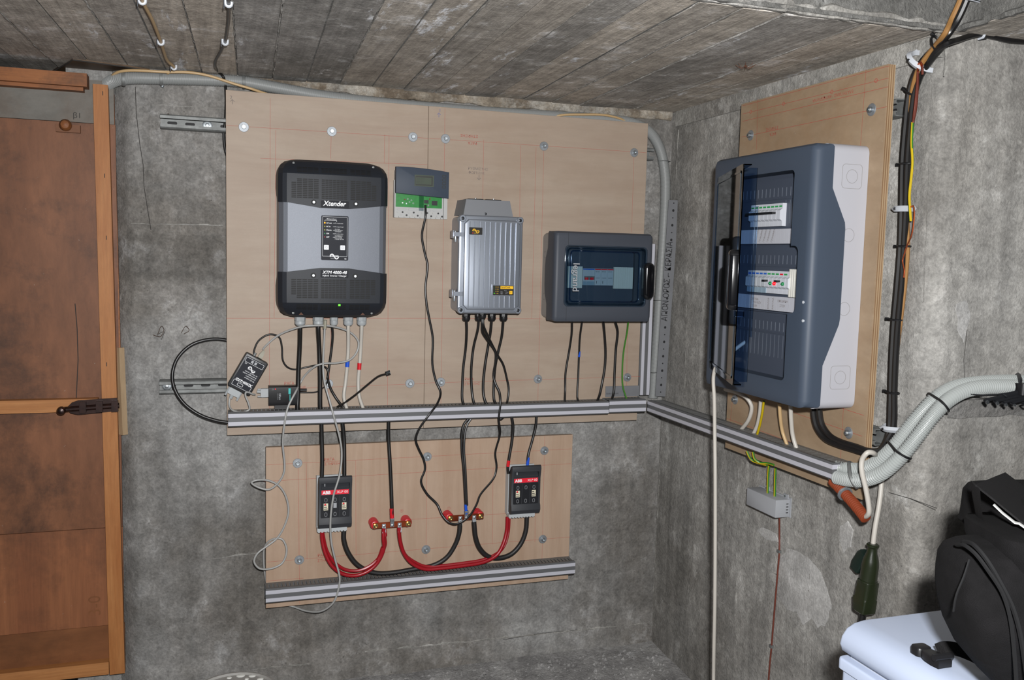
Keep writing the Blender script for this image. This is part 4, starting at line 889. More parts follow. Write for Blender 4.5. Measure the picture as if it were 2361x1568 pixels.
bk = part('breaker', MB(fB).box(1.1725, 1.2155, my0+0.006, my1+0.006, 0.0785, 0.090), 'module_grey', en); part('blue_band', MB(fB).box(1.1735, 1.2145, my1+0.0015, my1+0.005, 0.0899, 0.0905), 'module_blue', bk)
part('clear_shutter', MB(fB).box(1.174, 1.214, my0+0.006, my0+0.019, 0.0899, 0.092), 'module_clear', bk); part('recess', MB(fB).box(1.178, 1.2155, my0+0.024, my0+0.036, 0.0899, 0.0905), 'duct_grey', bk)
for u in (1.1795, 1.1985): lv = part('lever', MB(fB).box(u, u+0.011, my0+0.024, my0+0.032, 0.0899, 0.096), 'module_red', bk); text('0', fB, u+0.004, my0+0.026, 0.0963, 0.006, 'print_white', lv) if False else None
for k in range(3):
    u = 1.2165+k*0.0228; f = part('fuse_carrier', MB(fB).box(u, u+0.0222, my0+0.006, my1+0.006, 0.0785, 0.0895), 'module_grey', en)
    part('red_band', MB(fB).box(u+0.0004, u+0.0218, my1+0.0015, my1+0.005, 0.0894, 0.09), 'module_red', f); part('line', MB(fB).box(u+0.003, u+0.019, my0+0.03, my0+0.031, 0.0894, 0.0899), 'slot_dark', f)
    text('E91/30', fB, u+0.003, my1-0.006, 0.0899, 0.005, 'slot_dark', f); part('mark', MB(fB).box(u+0.006, u+0.0075, my0+0.012, my0+0.021, 0.0894, 0.0899), 'slot_dark', f) if k < 2 else None
gd = part('door', MB(fB).prism(rrect(wx0, wx1, wz0, wz1, 0.016, 5), 0.1210, 0.1260, r=0.003, n=2), 'tint_glass', en, 'smoked transparent door')
part('door_rib', MB(fB).ring(rrect(wx0+0.008, wx1-0.008, wz0+0.008, wz1-0.008, 0.012, 5), rrect(wx0+0.0125, wx1-0.0125, wz0+0.0125, wz1-0.0125, 0.010, 5), 0.1261, 0.1275), 'tint_glass', gd)
part('door_rib', MB(fB).ring(rrect(wx0+0.018, wx1-0.030, wz0+0.016, wz1-0.016, 0.012, 5), rrect(wx0+0.022, wx1-0.034, wz0+0.020, wz1-0.020, 0.010, 5), 0.1261, 0.1275), 'tint_edge', gd)
text('legrand', fB, wx0+0.030, wz1-0.058, 0.1266, 0.032, 'print_grey', gd, rot=-math.pi/2, bold=0.01, depth=0)
hd = part('handle', MB(fB).prism(rrect(1.373, 1.412, em-0.072, em+0.052, 0.019, 6), 0.1262, 0.150, r=0.012, n=4), 'handle_black', gd, 'glossy black door handle')
part('handle_rib', MB(fB).prism(rrect(1.398, 1.404, em-0.05, em+0.03, 0.0025, 3), 0.1498, 0.153), 'handle_black', hd)
for b in (em-0.07, em+0.07): part('knockout', MB(lambda w, v, u: fB(u, v, w)).ring(circ(0.024, b, 0.012, 16), circ(0.024, b, 0.0112, 16), ex0+0.0035, ex0+0.0042), 'duct_grey', en)
for a in (1346, 1396): q = pb(a, 742, 0.05); part('grommet', MB(fB).lathe([(0.012, ez0+0.006), (0.012, ez0-0.003), (0.006, ez0-0.004)], q.x, 0.04, 14, 'b'), 'box_base', en)
# ================================================================ BIG DISTRIBUTION BOARD on the right wall
gu0, gu1, gz0, gz1 = -2.262, -1.800, 1.108, 1.744; gm = (gz0+gz1)/2
gb = thing('distribution_board', 'big grey distribution board on the right wall with its smoked door ajar', 'distribution board', fR((gu0+gu1)/2, gz0, 0))
gb_box = part('back_box', MB(fR).prism(rrect(gu0-0.004, gu1-0.003, gz0-0.004, gz1+0.002, 0.02, 5), 0.0005, 0.109), 'box_light', gb, 'pale grey back box')
seam = [(0.150, gz0), (0.112, gz0), (0.106, gz0+0.006), (0.105, gz0+0.105), (0.062, gz0+0.205), (0.060, gz0+0.22), (0.060, gz1-0.20), (0.062, gz1-0.185), (0.105, gz1-0.105), (0.106, gz1-0.006), (0.112, gz1), (0.140, gz1), (0.150, gz1-0.006), (0.1545, gz1-0.018), (0.1545, gz0+0.018), (0.153, gz0+0.006)]
gc = part('cover', covered(fR, seam, gu0, gu1, 0.022, 0.1, 0.15, gz0, gz1), 'box_mid', gb, 'slate blue-grey cover', ang=30)
ou0, ou1, oz0, oz1 = -2.190, -1.879, 1.166, 1.686
cut(gb_box, [MB(fR).prism(rrect(ou0-0.012, ou1+0.010, oz0-0.012, oz1+0.012, 0.012, 5), 0.09, 0.2)])
cut(gc, [MB(fR).prism(rrect(ou0, ou1, oz0, oz1, 0.012, 5), 0.04, 0.2), MB(fR).prism(rrect(ou1-0.02, ou1+0.030, gm-0.09, gm+0.075, 0.016, 5), 0.130, 0.2)])
part('inner_panel', MB(fR).box(ou0-0.01, ou1+0.008, oz0-0.01, oz1+0.01, 0.096, 0.100), 'box_inner', gb, 'dark slate inner plates')
rows = [gz1-0.155, gm+0.005, gz0+0.165]
hrow = (oz1-oz0)/3
for k in range(3):
    zt = oz1-0.012-k*hrow; q = part('row_plate', MB(fR).box(ou0-0.006, ou1+0.004, zt-hrow+0.006, zt, 0.1002, 0.112), 'box_inner', gb)
    part('row_lip', MB(fR).box(ou0-0.006, ou1+0.004, zt-hrow*0.30, zt-hrow*0.285, 0.1118, 0.1150), 'box_inner', q)
    for j in range(17):
        u = ou0+0.008+j*0.0178
        if u > ou1-0.004: break
        part('rib', MB(fR).box(u, u+0.0012, zt-hrow*0.26, zt-hrow*0.13, 0.1118, 0.1128), 'box_rib', q)
        if k != 1 and not (k == 0 and u < ou1-0.09): part('rib', MB(fR).box(u, u+0.0012, zt-hrow*0.66, zt-hrow*0.32, 0.1118, 0.1124), 'box_rib', q)
def module(u, wdt, zt, zb, label_mat='print_green', lever='plastic_black', big=True, mat='module_white', light=None, red=False):
    m = part('breaker', MB(fR).box(u, u+wdt, zb, zt, 0.1121, 0.124), mat, gb); h = zt-zb
    part('nose', MB(fR).prism([(0.124, zb+h*0.22), (0.131, zb+h*0.30), (0.131, zb+h*0.68), (0.124, zb+h*0.76)], u+0.0006, u+wdt-0.0006, ax='cba'), mat, m)
    part('print', MB(fR).box(u+0.002, u+wdt-0.002, zt-h*0.17, zt-h*0.10, 0.1239, 0.1243), 'module_red' if red else label_mat, m)
    if lever: part('lever', MB(fR).box(u+0.003, u+wdt-0.003, zb+h*0.52, zb+h*0.60, 0.1309, 0.142), lever, m)
    if light: part('lamp', MB(fR).lathe([(0.005, 0.131), (0.0045, 0.134), (0.002, 0.1365)], u+wdt/2, zb+h*0.45, 10), light, m)
    return m
zt = oz1-0.012-hrow*0.365; zb = oz1-0.012-hrow*0.70
for k in range(7): module(ou0+0.085+k*0.0178, 0.0174, zt, zb)
module(ou0+0.085+7*0.0178, 0.0165, zt, zb, lever=None)
part('lever_bar', MB(fR).box(ou0+0.087, ou0+0.085+7*0.0178-0.002, zb+0.030, zb+0.036, 0.1312, 0.1425), 'plastic_black', gb, 'black ganged lever bar')
zt2 = zt-hrow; zb2 = zb-hrow
for k in range(5):
    m = module(ou0+0.085+k*0.0178, 0.0174, zt2, zb2, 'module_blue', None, mat='module_grey'); part('shutter', MB(fR).box(ou0+0.0855+k*0.0178, ou0+0.102+k*0.0178, zb2, zb2+0.016, 0.1239, 0.1255), 'module_clear', m)
for k, (lv, lt, red) in enumerate((('plastic_black', None, False), (None, 'led_off_green', False), (None, 'led_red', False), ('plastic_black', None, True), (None, 'led_off_green', False))): module(ou0+0.174+k*0.0178, 0.0174, zt2, zb2, lever=lv, light=lt, red=red)
module(ou0+0.174+5*0.0178, 0.012, zt2, zb2, lever=None, label_mat='module_white')
rib_blank(fR, ou1-0.042, ou1-0.0015, zb2-0.006, zt2+0.006, 0.118, 5, 'module_cream', gb)
for k, (z0_, z1_) in enumerate(((oz1-0.012-hrow*0.98, oz1-0.012-hrow*0.74), (oz1-0.012-hrow*1.98, oz1-0.012-hrow*1.745))):
    pp = part('label_strip', MB(fR).box(ou0+0.01, ou1-0.004, z0_+0.004, z1_, 0.1121, 0.1165), 'paper', gb, 'white paper label strip')
    for j in range(16): part('tick', MB(fR).box(ou0+0.014+j*0.0178, ou0+0.0146+j*0.0178, z0_+0.004, z1_, 0.1164, 0.1168), 'print_grey', pp)
    if k == 1:
        for s, du, dv in (('ΡΕΥΜΑ', 0.10, 0.027), ('ΥΨΗΛΟΥ', 0.105, 0.018), ('2.2.501', 0.10, 0.009), ('ΕΦΕΔΡΙΚΗ', 0.215, 0.027), ('ΣΤΟΧ', 0.225, 0.015)): text(s, fR, ou0+du, z0_+dv, 0.117, 0.0085, 'grey_pencil', pp, name='handwriting')
        for s, du in (('ΒΟΙΛΕΡ', 0.178), ('ΑΝΤΛΙΑ', 0.198)): text(s, fR, ou0+du, z0_+0.006, 0.117, 0.0085, 'grey_pencil', pp, rot=math.pi/2, name='handwriting')
    else:
        for j in range(5): text('ΓΡΑΜΜΗ', fR, ou0+0.105+j*0.018, z0_+0.007, 0.117, 0.008, 'grey_pencil', pp, rot=1.25, name='handwriting')
for b in (gz1-0.075, gz1-0.215, gm-0.075, gz0+0.075):
    fs = lambda w, v, u: fR(u, v, w); sq = b in (gz1-0.075, gz0+0.075)
    part('knockout', MB(fs).ring(circ(0.047, b, 0.0165, 20), circ(0.047, b, 0.0157, 20), gu1-0.0035, gu1-0.0025), 'box_base', gb)
    if sq: part('knockout', MB(fs).ring(rrect(0.018, 0.076, b-0.029, b+0.029, 0.009, 4), rrect(0.0188, 0.0752, b-0.0282, b+0.0282, 0.0084, 4), gu1-0.0035, gu1-0.0025), 'box_base', gb)
for px_, py_ in ((1854, 697), (1888, 744)):
    q = pr(px_, py_, 0.152); part('plug', MB(fR).lathe([(0.0035, 0.15), (0.0035, 0.1553), (0.001, 0.1556)], min(-q.y, gu1-0.016), q.z, 10), 'plastic_white', gc)
# smoked door, ajar on its left hinge
A_ = math.radians(22.5); HX, HY = 1.352, 2.236
def fD(u, v, w):
    # u along the door from the hinge, w out of its outer face
    dx, dy = -math.sin(A_), -math.cos(A_); nx_, ny_ = -math.cos(A_), math.sin(A_)
    return Vector((HX+u*dx+w*nx_, HY+u*dy+w*ny_, v))
dz0, dz1, dw = gz0+0.050, gz1-0.052, 0.392
dd = part('door', MB(fD).prism(rrect(0.0, dw, dz0, dz1, 0.012, 5), -0.003, 0.0), 'tint_door', gb, 'smoked transparent door standing ajar')
for (a0, a1, b0, b1) in ((dw-0.004, dw, dz0+0.01, dz1-0.01), (0.0, 0.003, dz0+0.01, dz1-0.01), (0.01, dw-0.01, dz1-0.003, dz1), (0.01, dw-0.01, dz0, dz0+0.003)):
    part('rim', MB(fD).box(a0, a1, b0, b1, -0.034 if a0 > 0.1 and a1-a0 < 0.05 else -0.022, -0.0031), 'tint_edge', dd)
part('rim_scale', MB(fD).box(dw-0.002, dw+0.0015, dz0+0.12, dz1-0.10, -0.040, -0.0345), 'tint_edge', dd)
part('frame_line', MB(fD).ring(rrect(0.012, dw-0.02, dz0+0.014, dz1-0.014, 0.01, 4), rrect(0.017, dw-0.025, dz0+0.019, dz1-0.019, 0.008, 4), 0.0001, 0.002), 'tint_edge', dd)
hd = part('handle', MB(fD).prism(rrect(dw-0.036, dw-0.002, gm-0.085, gm+0.062, 0.016, 5), 0.0002, 0.022, r=0.010, n=3), 'handle_black', dd, 'glossy black door handle')
part('latch', MB(fD).box(dw-0.02, dw-0.005, gm-0.10, gm-0.086, -0.02, 0.004), 'tint_edge', dd)
for b in (dz0+0.06, dz1-0.06): part('hinge', MB(fD).lathe([(0.004, b-0.03), (0.004, b+0.03)], -0.004, -0.004, 10, 'b'), 'box_mid', dd)

# ================================================================ FUSE SWITCHES
def fuse_switch(label, u0, z0, du, variant):
    u1 = u0+0.106; z1 = z0+0.168; o = thing('fuse_switch', label, 'fuse switch', fB((u0+u1)/2, z0-0.012, 0), 'fuse switch disconnectors')
    part('base', MB(fB).prism([(0.0005, z0-0.004), (0.030, z0-0.010), (0.030, z1-0.012), (0.022, z1-0.004), (0.0005, z1-0.008)], u0, u1-0.012, ax='cba'), 'fuse_base', o, 'light grey base')
    fb = part('foot_comb', MB(fB).box(u0, u1-0.013, z0-0.012, z0-0.001, 0.0302, 0.047), 'fuse_base', o)
    for k in range(9): part('comb_tooth', MB(fB).box(u0+0.003+k*0.0102, u0+0.009+k*0.0102, z0-0.0155, z0-0.0121, 0.031, 0.044), 'fuse_base', fb)
    hdl = [(0.0302, z0+0.004), (0.0302, z1-0.03), (0.045, z1-0.006), (0.058, z1), (0.064, z1-0.003), (0.066, z1-0.012), (0.064, z1-0.024), (0.0595, z1-0.045), (0.0595, z0+0.038), (0.064, z0+0.03), (0.066, z0+0.016), (0.060, z0+0.003), (0.048, z0-0.001)]
    f = part('front', MB(fB).prism(hdl, u0+0.002, u1, r=0.002, r0=0.002, ax='cba', n=2), 'fuse_grey', o, 'dark grey pull-out front', ang=30)
    cut(f, [MB(fB).box(u0+0.010, u1-0.008, z1-0.040, z1-0.021, 0.048, 0.09)])
    part('grip_bar', MB(fB).prism([(0.049, z1-0.041), (0.058, z1-0.041), (0.0595, z1-0.034), (0.049, z1-0.024)], u0+0.011, u1-0.009, ax='cba'), 'fuse_grey', f)
    part('seal_pin', MB(fB).box(u0+0.020, u0+0.0225, z1-0.031, z1-0.023, 0.053, 0.0592), 'print_grey', f)
    lb = part('red_label', MB(fB).box(u0+0.011, u1-0.010, z1-0.058, z1-0.0435, 0.0594, 0.0602), 'label_red', f, 'red name strip'); text('ABB', fB, u0+0.0145, z1-0.0555, 0.0605, 0.0135, 'print_white', lb, bold=0.04); text('XLP 00', fB, u1-0.0125, z1-0.0545, 0.0605, 0.0118, 'print_white', lb, align='RIGHT')
    wn = part('window', MB(fB).prism(rrect(u0+0.009, u1-0.008, z0+0.036, z1-0.060, 0.003, 3), 0.0594, 0.0612, r=0.0008, n=1), 'fuse_window', f, 'smoked fuse window')
    for k in range(3):
        c = u0+0.0245+k*0.0285
        for b in (z0+0.0475, z1-0.0745): part('test_hole', MB(fB).ring(rrect(c-0.0042, c+0.0042, b-0.0062, b+0.0062, 0.004, 4), rrect(c-0.0034, c+0.0034, b-0.0054, b+0.0054, 0.0033, 4), 0.0611, 0.0622), 'print_grey', wn)
        if k != 1:
            fc = part('fuse', MB(fB).box(c-0.007, c+0.007, z0+0.061, z0+0.083, 0.0611, 0.0617), 'fuse_cream', wn, 'cream fuse showing through')
            for j in range(3): part('print', MB(fB).box(c-0.006, c+0.0055-0.002*j, z0+0.064+j*0.006, z0+0.0665+j*0.006, 0.0616, 0.0619), 'ink_black', fc)
            if variant == 0 or k == 0: part('red_dot', MB(fB).lathe([(0.0028, 0.0616), (0.0026, 0.0623)], c-0.002, z0+0.0795, 12), 'label_red', fc)
        elif variant == 0: part('sticker', MB(fB).box(c-0.005, c+0.005, z0+0.067, z0+0.083, 0.0611, 0.0616), 'print_grey', wn)
        if k < 2: part('window_rib', MB(fB).box(c+0.0135, c+0.0150, z0+0.038, z1-0.062, 0.0611, 0.0619), 'fuse_grey', wn)
    return o
fuse_switch('dark grey fuse switch with red strip at the left of the low board', 0.3135, 0.590, 0, 0)
fuse_switch('dark grey fuse switch with red strip at the right of the low board', 0.9495, 0.592, 0, 1)

# ================================================================ COPPER BUSBARS on red insulators
def busbar(label, c0, c1, tabs):
    a, b = pb(c0[0], c0[1], 0.048), pb(c1[0], c1[1], 0.048); o = thing('busbar', label, 'busbar', fB((a.x+b.x)/2, a.z-0.02, 0), 'copper busbars on red insulators')
    z = (a.z+b.z)/2; h = 0.0095
    part('bar', MB(fB).prism([(a.x, z-h), (b.x, z-h), (b.x, z+h), (a.x, z+h)], 0.044, 0.049, r=0.0006, n=1), 'copper', o, 'tarnished copper bar')
    for u in (a.x+0.008, b.x-0.010):
        part('insulator', MB(fB).lathe([(0.0155, 0.0005), (0.0155, 0.008), (0.0135, 0.010), (0.0155, 0.013), (0.0155, 0.021), (0.0132, 0.0235), (0.0155, 0.026), (0.0155, 0.035), (0.0125, 0.042), (0.008, 0.0438)], u, z, 20), 'insulator_red', o, 'ribbed red insulator')
        q = part('bolt', MB(fB).lathe([(0.0058, 0.0491), (0.0058, 0.0555), (0.004, 0.057), (0.0026, 0.057), (0.0026, 0.053)], u, z, 12), 'brass_steel', o); part('washer', MB(fB).lathe([(0.0082, 0.0491), (0.0082, 0.0505)], u, z, 16), 'brass_steel', q)
    for px_, up in tabs:
        u = pb(px_, c0[1], 0.05).x; s = 1 if up else -1
        t = part('lug', MB(fB).prism([(0.0492, z-s*0.006), (0.0525, z-s*0.006), (0.0525, z+s*0.008), (0.056, z+s*0.016), (0.058, z+s*0.019), (0.058, z+s*0.024), (0.046, z+s*0.024), (0.046, z+s*0.0185), (0.0492, z+s*0.012)], u-0.006, u+0.006, ax='cba'), 'zinc', o, 'tinned cable lug')
        part('lug_bolt', MB(fB).lathe([(0.005, 0.0525), (0.005, 0.057), (0.003, 0.058)], u, z, 6), 'zinc_bright', t)
    return o
busbar('positive copper busbar with red cables on the low board', (860, 1212), (948, 1208), ((885, False), (904, True), (921, False)))
busbar('negative copper busbar with black cables on the low board', (1033, 1196), (1115, 1190), ((1061, False), (1075, True), (1093, False)))

# ================================================================ SERIAL ADAPTERS
xc = [pb(a, b, 0.03) for a, b in ((567, 812), (618, 839), (577, 914), (525, 890))]
ux = (xc[1]-xc[0]); uy = (xc[0]-xc[3]); A2 = math.atan2(ux.z, ux.x); XO = (xc[0]+xc[1]+xc[2]+xc[3])/4
def fX(u, v, w): c, s = math.cos(A2), math.sin(A2); return Vector((XO.x+u*c-v*s, YB-w, XO.z+u*s+v*c))
xw, xh = ux.length/2, uy.length/2
xm = thing('serial_adapter', 'tilted black serial adapter box with upside-down white lettering', 'serial adapter', fX(0, -xh, 0))
part('case', MB(fX).prism(rrect(-xw, xw, -xh, xh, 0.006, 4), 0.001, 0.030, r=0.003, n=2), 'plastic_black', xm)
lb = part('label', MB(fX).prism(rrect(-xw+0.006, xw-0.006, -xh+0.008, xh-0.008, 0.002, 2), 0.0299, 0.0304), 'label_dark', xm)
def tX(s, u, v, size, m='print_white', **k): text(s, fX, u, v, 0.0307, size, m, lb, rot=math.pi, **k)
tX('Xcom-232i', xw-0.009, -xh+0.0345, 0.0118, bold=0.03, shear=0.2)
for k, s in enumerate(('RS-232 isolated', 'communication', '& data logger module', 'for Xtender system')): tX(s, xw-0.010, -xh+0.047+k*0.0062, 0.0052)
sine_logo(fX, 0.002, xh-0.040, 0.0306, 0.0125, 'print_white', lb, rot=math.pi)
for v0, v1 in ((-xh+0.010, -xh+0.028), (xh-0.026, xh-0.011)): part('border', MB(fX).ring(rrect(-xw+0.008, xw-0.008, v0, v1, 0.002, 2), rrect(-xw+0.0088, xw-0.0088, v0+0.0008, v1-0.0008, 0.0015, 2), 0.0303, 0.0307), 'print_white', lb)
for u in (-0.011, 0.000): part('port_icon', MB(fX).box(u, u+0.007, xh-0.0225, xh-0.0145, 0.0303, 0.0307), 'print_grey', lb)
part('port_icon', MB(fX).ring(rrect(-0.014, 0.004, -xh+0.0145, -xh+0.0235, 0.003, 3), rrect(-0.013, 0.003, -xh+0.0155, -xh+0.0225, 0.0025, 3), 0.0303, 0.0307), 'print_white', lb)
tX('CE', -xw+0.018, xh-0.028, 0.0055)
part('antenna_socket', MB(fX).tube([fX(-0.012, xh-0.002, 0.015), fX(-0.012, xh+0.010, 0.015)], 0.0045, 10), 'zinc_dull', xm)
dsub = part('serial_plug', MB(fX).prism(rrect(-0.026, 0.010, -xh-0.020, -xh-0.0005, 0.003, 3), 0.006, 0.024), 'gland_grey', xm, 'grey nine-pin serial plug')
for u in (-0.0295, 0.0085): part('thumb_screw', MB(fX).tube([fX(u+0.003, -xh+0.002, 0.015), fX(u+0.003, -xh-0.030, 0.015)], 0.0034, 8), 'gland_grey', dsub)
part('strain_relief', MB(fX).tube([fX(-0.008, -xh-0.019, 0.015), fX(-0.008, -xh-0.032, 0.015)], 0.0055, 8), 'gland_grey', dsub)
part('network_plug', MB(fX).loft([[(0.0, xh+0.002, 0.006), (0.013, xh+0.002, 0.006), (0.013, xh+0.002, 0.020), (0.0, xh+0.002, 0.020)], [(0.0, xh+0.012, 0.007), (0.013, xh+0.012, 0.007), (0.013, xh+0.012, 0.020), (0.0, xh+0.012, 0.020)], [(0.004, xh+0.028, 0.010), (0.010, xh+0.028, 0.010), (0.010, xh+0.028, 0.016), (0.004, xh+0.028, 0.016)]]), 'plug_beige', xm, 'grey-green moulded network plug')
# black device server standing on the duct
nx0, nx1, nz0, nz1 = 0.166, 0.252, 0.984, 1.043
ns = thing('device_server', 'small black device server with teal stripe behind the thick black cable', 'device server', fB((nx0+nx1)/2, 0.972, 0.02))
part('case', MB(fB).prism([(0.004, nz0), (0.034, nz0), (0.038, nz0+0.012), (0.038, nz1-0.003), (0.034, nz1), (0.004, nz1)], nx0, nx1, r=0.0008, r0=0.0008, ax='cba', n=1), 'plastic_black', ns)
part('foot_tab', MB(fB).box(nx0+0.018, nx0+0.062, 0.972, nz0, 0.006, 0.036), 'plastic_black', ns)
part('teal_mark', MB(fB).box(nx1-0.027, nx1-0.0205, nz1-0.024, nz1-0.0065, 0.038, 0.0384), 'teal', ns); part('teal_line', MB(fB).box(nx1-0.0235, nx1-0.0215, nz1-0.050, nz1-0.026, 0.038, 0.0384), 'teal', ns)
part('power_light', MB(fB).lathe([(0.0016, 0.038), (0.0014, 0.0388)], nx0+0.020, nz1-0.008, 8), 'led_red', ns)
text('NPort', fB, nx0+0.031, nz1-0.022, 0.0384, 0.0075, 'print_grey', ns, rot=-math.pi/2, bold=0.015); text('DEVICE SERVER', fB, nx0+0.0265, nz1-0.022, 0.0384, 0.0028, 'print_grey', ns, rot=-math.pi/2)
for k in range(2): text(('PWR', 'LINK')[k], fB, nx0+0.010+k*0.004, nz1-0.006, 0.0384, 0.0025, 'print_grey', ns, rot=-math.pi/2)
sp = part('serial_plug', MB(fB).prism(rrect(nx0-0.023, nx0-0.0005, nz1-0.034, nz1-0.008, 0.003, 3), 0.012, 0.030), 'gland_grey', ns, 'grey nine-pin serial plug')
for v in (nz1-0.0105, nz1-0.0325): part('thumb_screw', MB(fB).tube([fB(nx0+0.001, v, 0.021), fB(nx0-0.032, v, 0.021)], 0.003, 8), 'gland_grey', sp)
part('strain_relief', MB(fB).tube([fB(nx0-0.022, nz1-0.0185, 0.021), fB(nx0-0.034, nz1-0.017, 0.021)], 0.005, 8), 'gland_grey', sp)
part('power_plug', MB(fB).tube([fB(nx1, nz1-0.015, 0.02), fB(nx1+0.030, nz1-0.0155, 0.02)], 0.0048, 10), 'plastic_black', ns)
part('power_socket', MB(fB).box(nx1, nx1+0.003, nz1-0.022, nz1-0.008, 0.012, 0.03), 'zinc_dull', ns)

# ================================================================ CABLES ON THE BACK WALL
def cb(label, pts, px_w, mat='cable_black', name='cable', w0=0.012, **k):
    # px points with height off the board; px_w = apparent width in the photo, turned into a radius
    P = [pb(*(q if len(q) == 3 else (q[0], q[1], w0))) for q in pts]
    m = P[len(P)//2]; r = px_w/2*((m-CAMP).dot(FWD))/FPX
    return cable(name, label, P, r, mat, **k)
cb('thick black battery cable from the first grey gland of the inverter', [(692, 738, 0.045), (692, 760, 0.045), (691, 800, 0.03), (688, 860, 0.025), (687, 915, 0.028), (686, 936, 0.03), (686, 955, 0.03)], 10.5)
cb('thick black battery cable from the second grey gland of the inverter', [(734, 738, 0.045), (734, 760, 0.045), (736, 800, 0.03), (738, 870, 0.028), (738, 930, 0.03), (739, 955, 0.03)], 10.5)
cb('thin black cable from the middle grey gland passing a bolt', [(764, 740, 0.03), (767, 770, 0.02), (765, 800, 0.014), (759, 845, 0.012), (756, 872, 0.014), (762, 895, 0.014), (775, 918, 0.018), (790, 938, 0.03)], 6)
def taped(label, pts, px_w, mat, tapes, ref_w=0.015, **k):
    o = cb(label, pts, px_w, mat, **k)
    for (a, b, w), (c, d, w2), m in tapes:
        P = [pb(a, b, w), pb(c, d, w2)]; r = px_w/2*((P[0]-CAMP).dot(FWD))/FPX
        part('tape', MB(fW).tube(P, r*1.13, 10), m, o, 'coloured insulating tape')
    return o
taped('white cable with a blue tape band below the inverter', [(803, 738, 0.04), (803, 756, 0.04), (803, 800, 0.018), (801, 838, 0.014), (797, 880, 0.012), (793, 915, 0.02), (800, 944, 0.035)], 8.5, 'cable_white', [((801.5, 831, 0.0147), (800.5, 846, 0.0137), 'tape_blue')])
taped('white cable with a red tape band below the inverter', [(834, 738, 0.04), (834, 754, 0.04), (832, 800, 0.018), (829, 843, 0.014), (826, 880, 0.012), (828, 912, 0.018), (838, 944, 0.035)], 8.5, 'cable_white', [((829, 837, 0.0147), (828, 852, 0.0137), 'tape_red')])
G = [(606, 806, 0.015), (612, 798, 0.02), (642, 773, 0.03), (684, 756, 0.055), (713, 751, 0.066), (763, 752, 0.055), (807, 766, 0.03), (826, 787, 0.025), (823, 811, 0.025), (806, 830, 0.03), (775, 837, 0.034), (748, 838, 0.045), (726, 845, 0.04), (703, 866, 0.015), (692, 884, 0.012), (682, 903, 0.05), (664, 939, 0.062), (657, 971, 0.068), (652, 1020, 0.06), (656, 1082, 0.05), (645, 1109, 0.045), (622, 1128, 0.04), (599, 1125, 0.035), (580, 1113, 0.035), (593, 1107, 0.035), (619, 1108, 0.03), (644, 1121, 0.03), (660, 1147, 0.028), (665, 1182, 0.026), (654, 1217, 0.026), (638, 1242, 0.026), (613, 1261, 0.03), (593, 1277, 0.035), (586, 1295, 0.036), (599, 1311, 0.036), (625, 1311, 0.03), (651, 1298, 0.025), (661, 1270, 0.022), (653, 1246, 0.018), (639, 1241, 0.014), (619, 1249, 0.005), (609, 1266, -0.012), (608, 1295, -0.024), (612, 1330, -0.03), (622, 1375, -0.032), (650, 1392, -0.032), (677, 1399, -0.030), (707, 1409, 0.0), (741, 1409, 0.04), (768, 1390, 0.062), (780, 1360, 0.068), (783, 1330, 0.070), (773, 1291, 0.066), (764, 1250, 0.07), (762, 1201, 0.075), (769, 1143, 0.078), (783, 1095, 0.072), (788, 1050, 0.065), (784, 1012, 0.068), (770, 961, 0.072), (758, 917, 0.062), (748, 880, 0.055), (745, 843, 0.052), (747, 794, 0.055), (749, 752, 0.06)]
gcb = cable('network_cable', 'long thin grey network cable looping down past the low board', [pb(*q) for q in G], 0.0032, 'cable_grey', seg=6)
part('plug', MB(fW).tube([pb(749, 758, 0.06), pb(750, 738, 0.062)], 0.0055, 6), 'plug_beige', gcb)
cb('thin black aerial lead curling from the serial adapter', [(586, 822, 0.015), (586, 808, 0.015), (597, 785, 0.016), (621, 771, 0.018), (643, 777, 0.016), (650, 800, 0.014), (652, 830, 0.012), (662, 846, 0.01), (680, 852, 0.006), (710, 846, 0.006), (735, 842, 0.014), (752, 848, 0.03), (757, 862, 0.034), (754, 872, 0.034)], 4.2, name='aerial_lead')
cb('thin black power lead of the device server', [(690, 905, 0.02), (710, 905, 0.02), (728, 904, 0.018), (742, 897, 0.016), (752, 886, 0.02), (756, 872, 0.03), (757, 858, 0.034)], 3.2, name='power_lead')
cb('thin grey serial cable looping between the two adapters', [(534, 906, 0.015), (530, 918, 0.015), (529, 936, 0.02), (538, 947, 0.035), (560, 950, 0.04), (575, 944, 0.04), (573, 930, 0.042), (566, 912, 0.042), (567, 905, 0.042), (574, 905, 0.038), (583, 909, 0.03), (588, 910, 0.0215)], 4.4, 'cable_grey', name='serial_cable')
fc = cb('flat black lead with a clear plug pointing up from the duct', [(778, 938, 0.04), (795, 928, 0.03), (820, 910, 0.03), (850, 885, 0.03), (872, 868, 0.03), (890, 862, 0.03)], 8.5, flat=0.45, name='telephone_lead')
q0, q1 = pb(889, 862.5, 0.03), pb(900, 858.5, 0.032); part('plug', MB(fW).tube([q0, q1], 0.0075, 4), 'clear_plastic', fc, 'clear telephone plug'); part('plug_contacts', MB(fW).tube([q0.lerp(q1, 0.3), q0.lerp(q1, 0.85)], 0.004, 4), 'zinc_bright', fc)
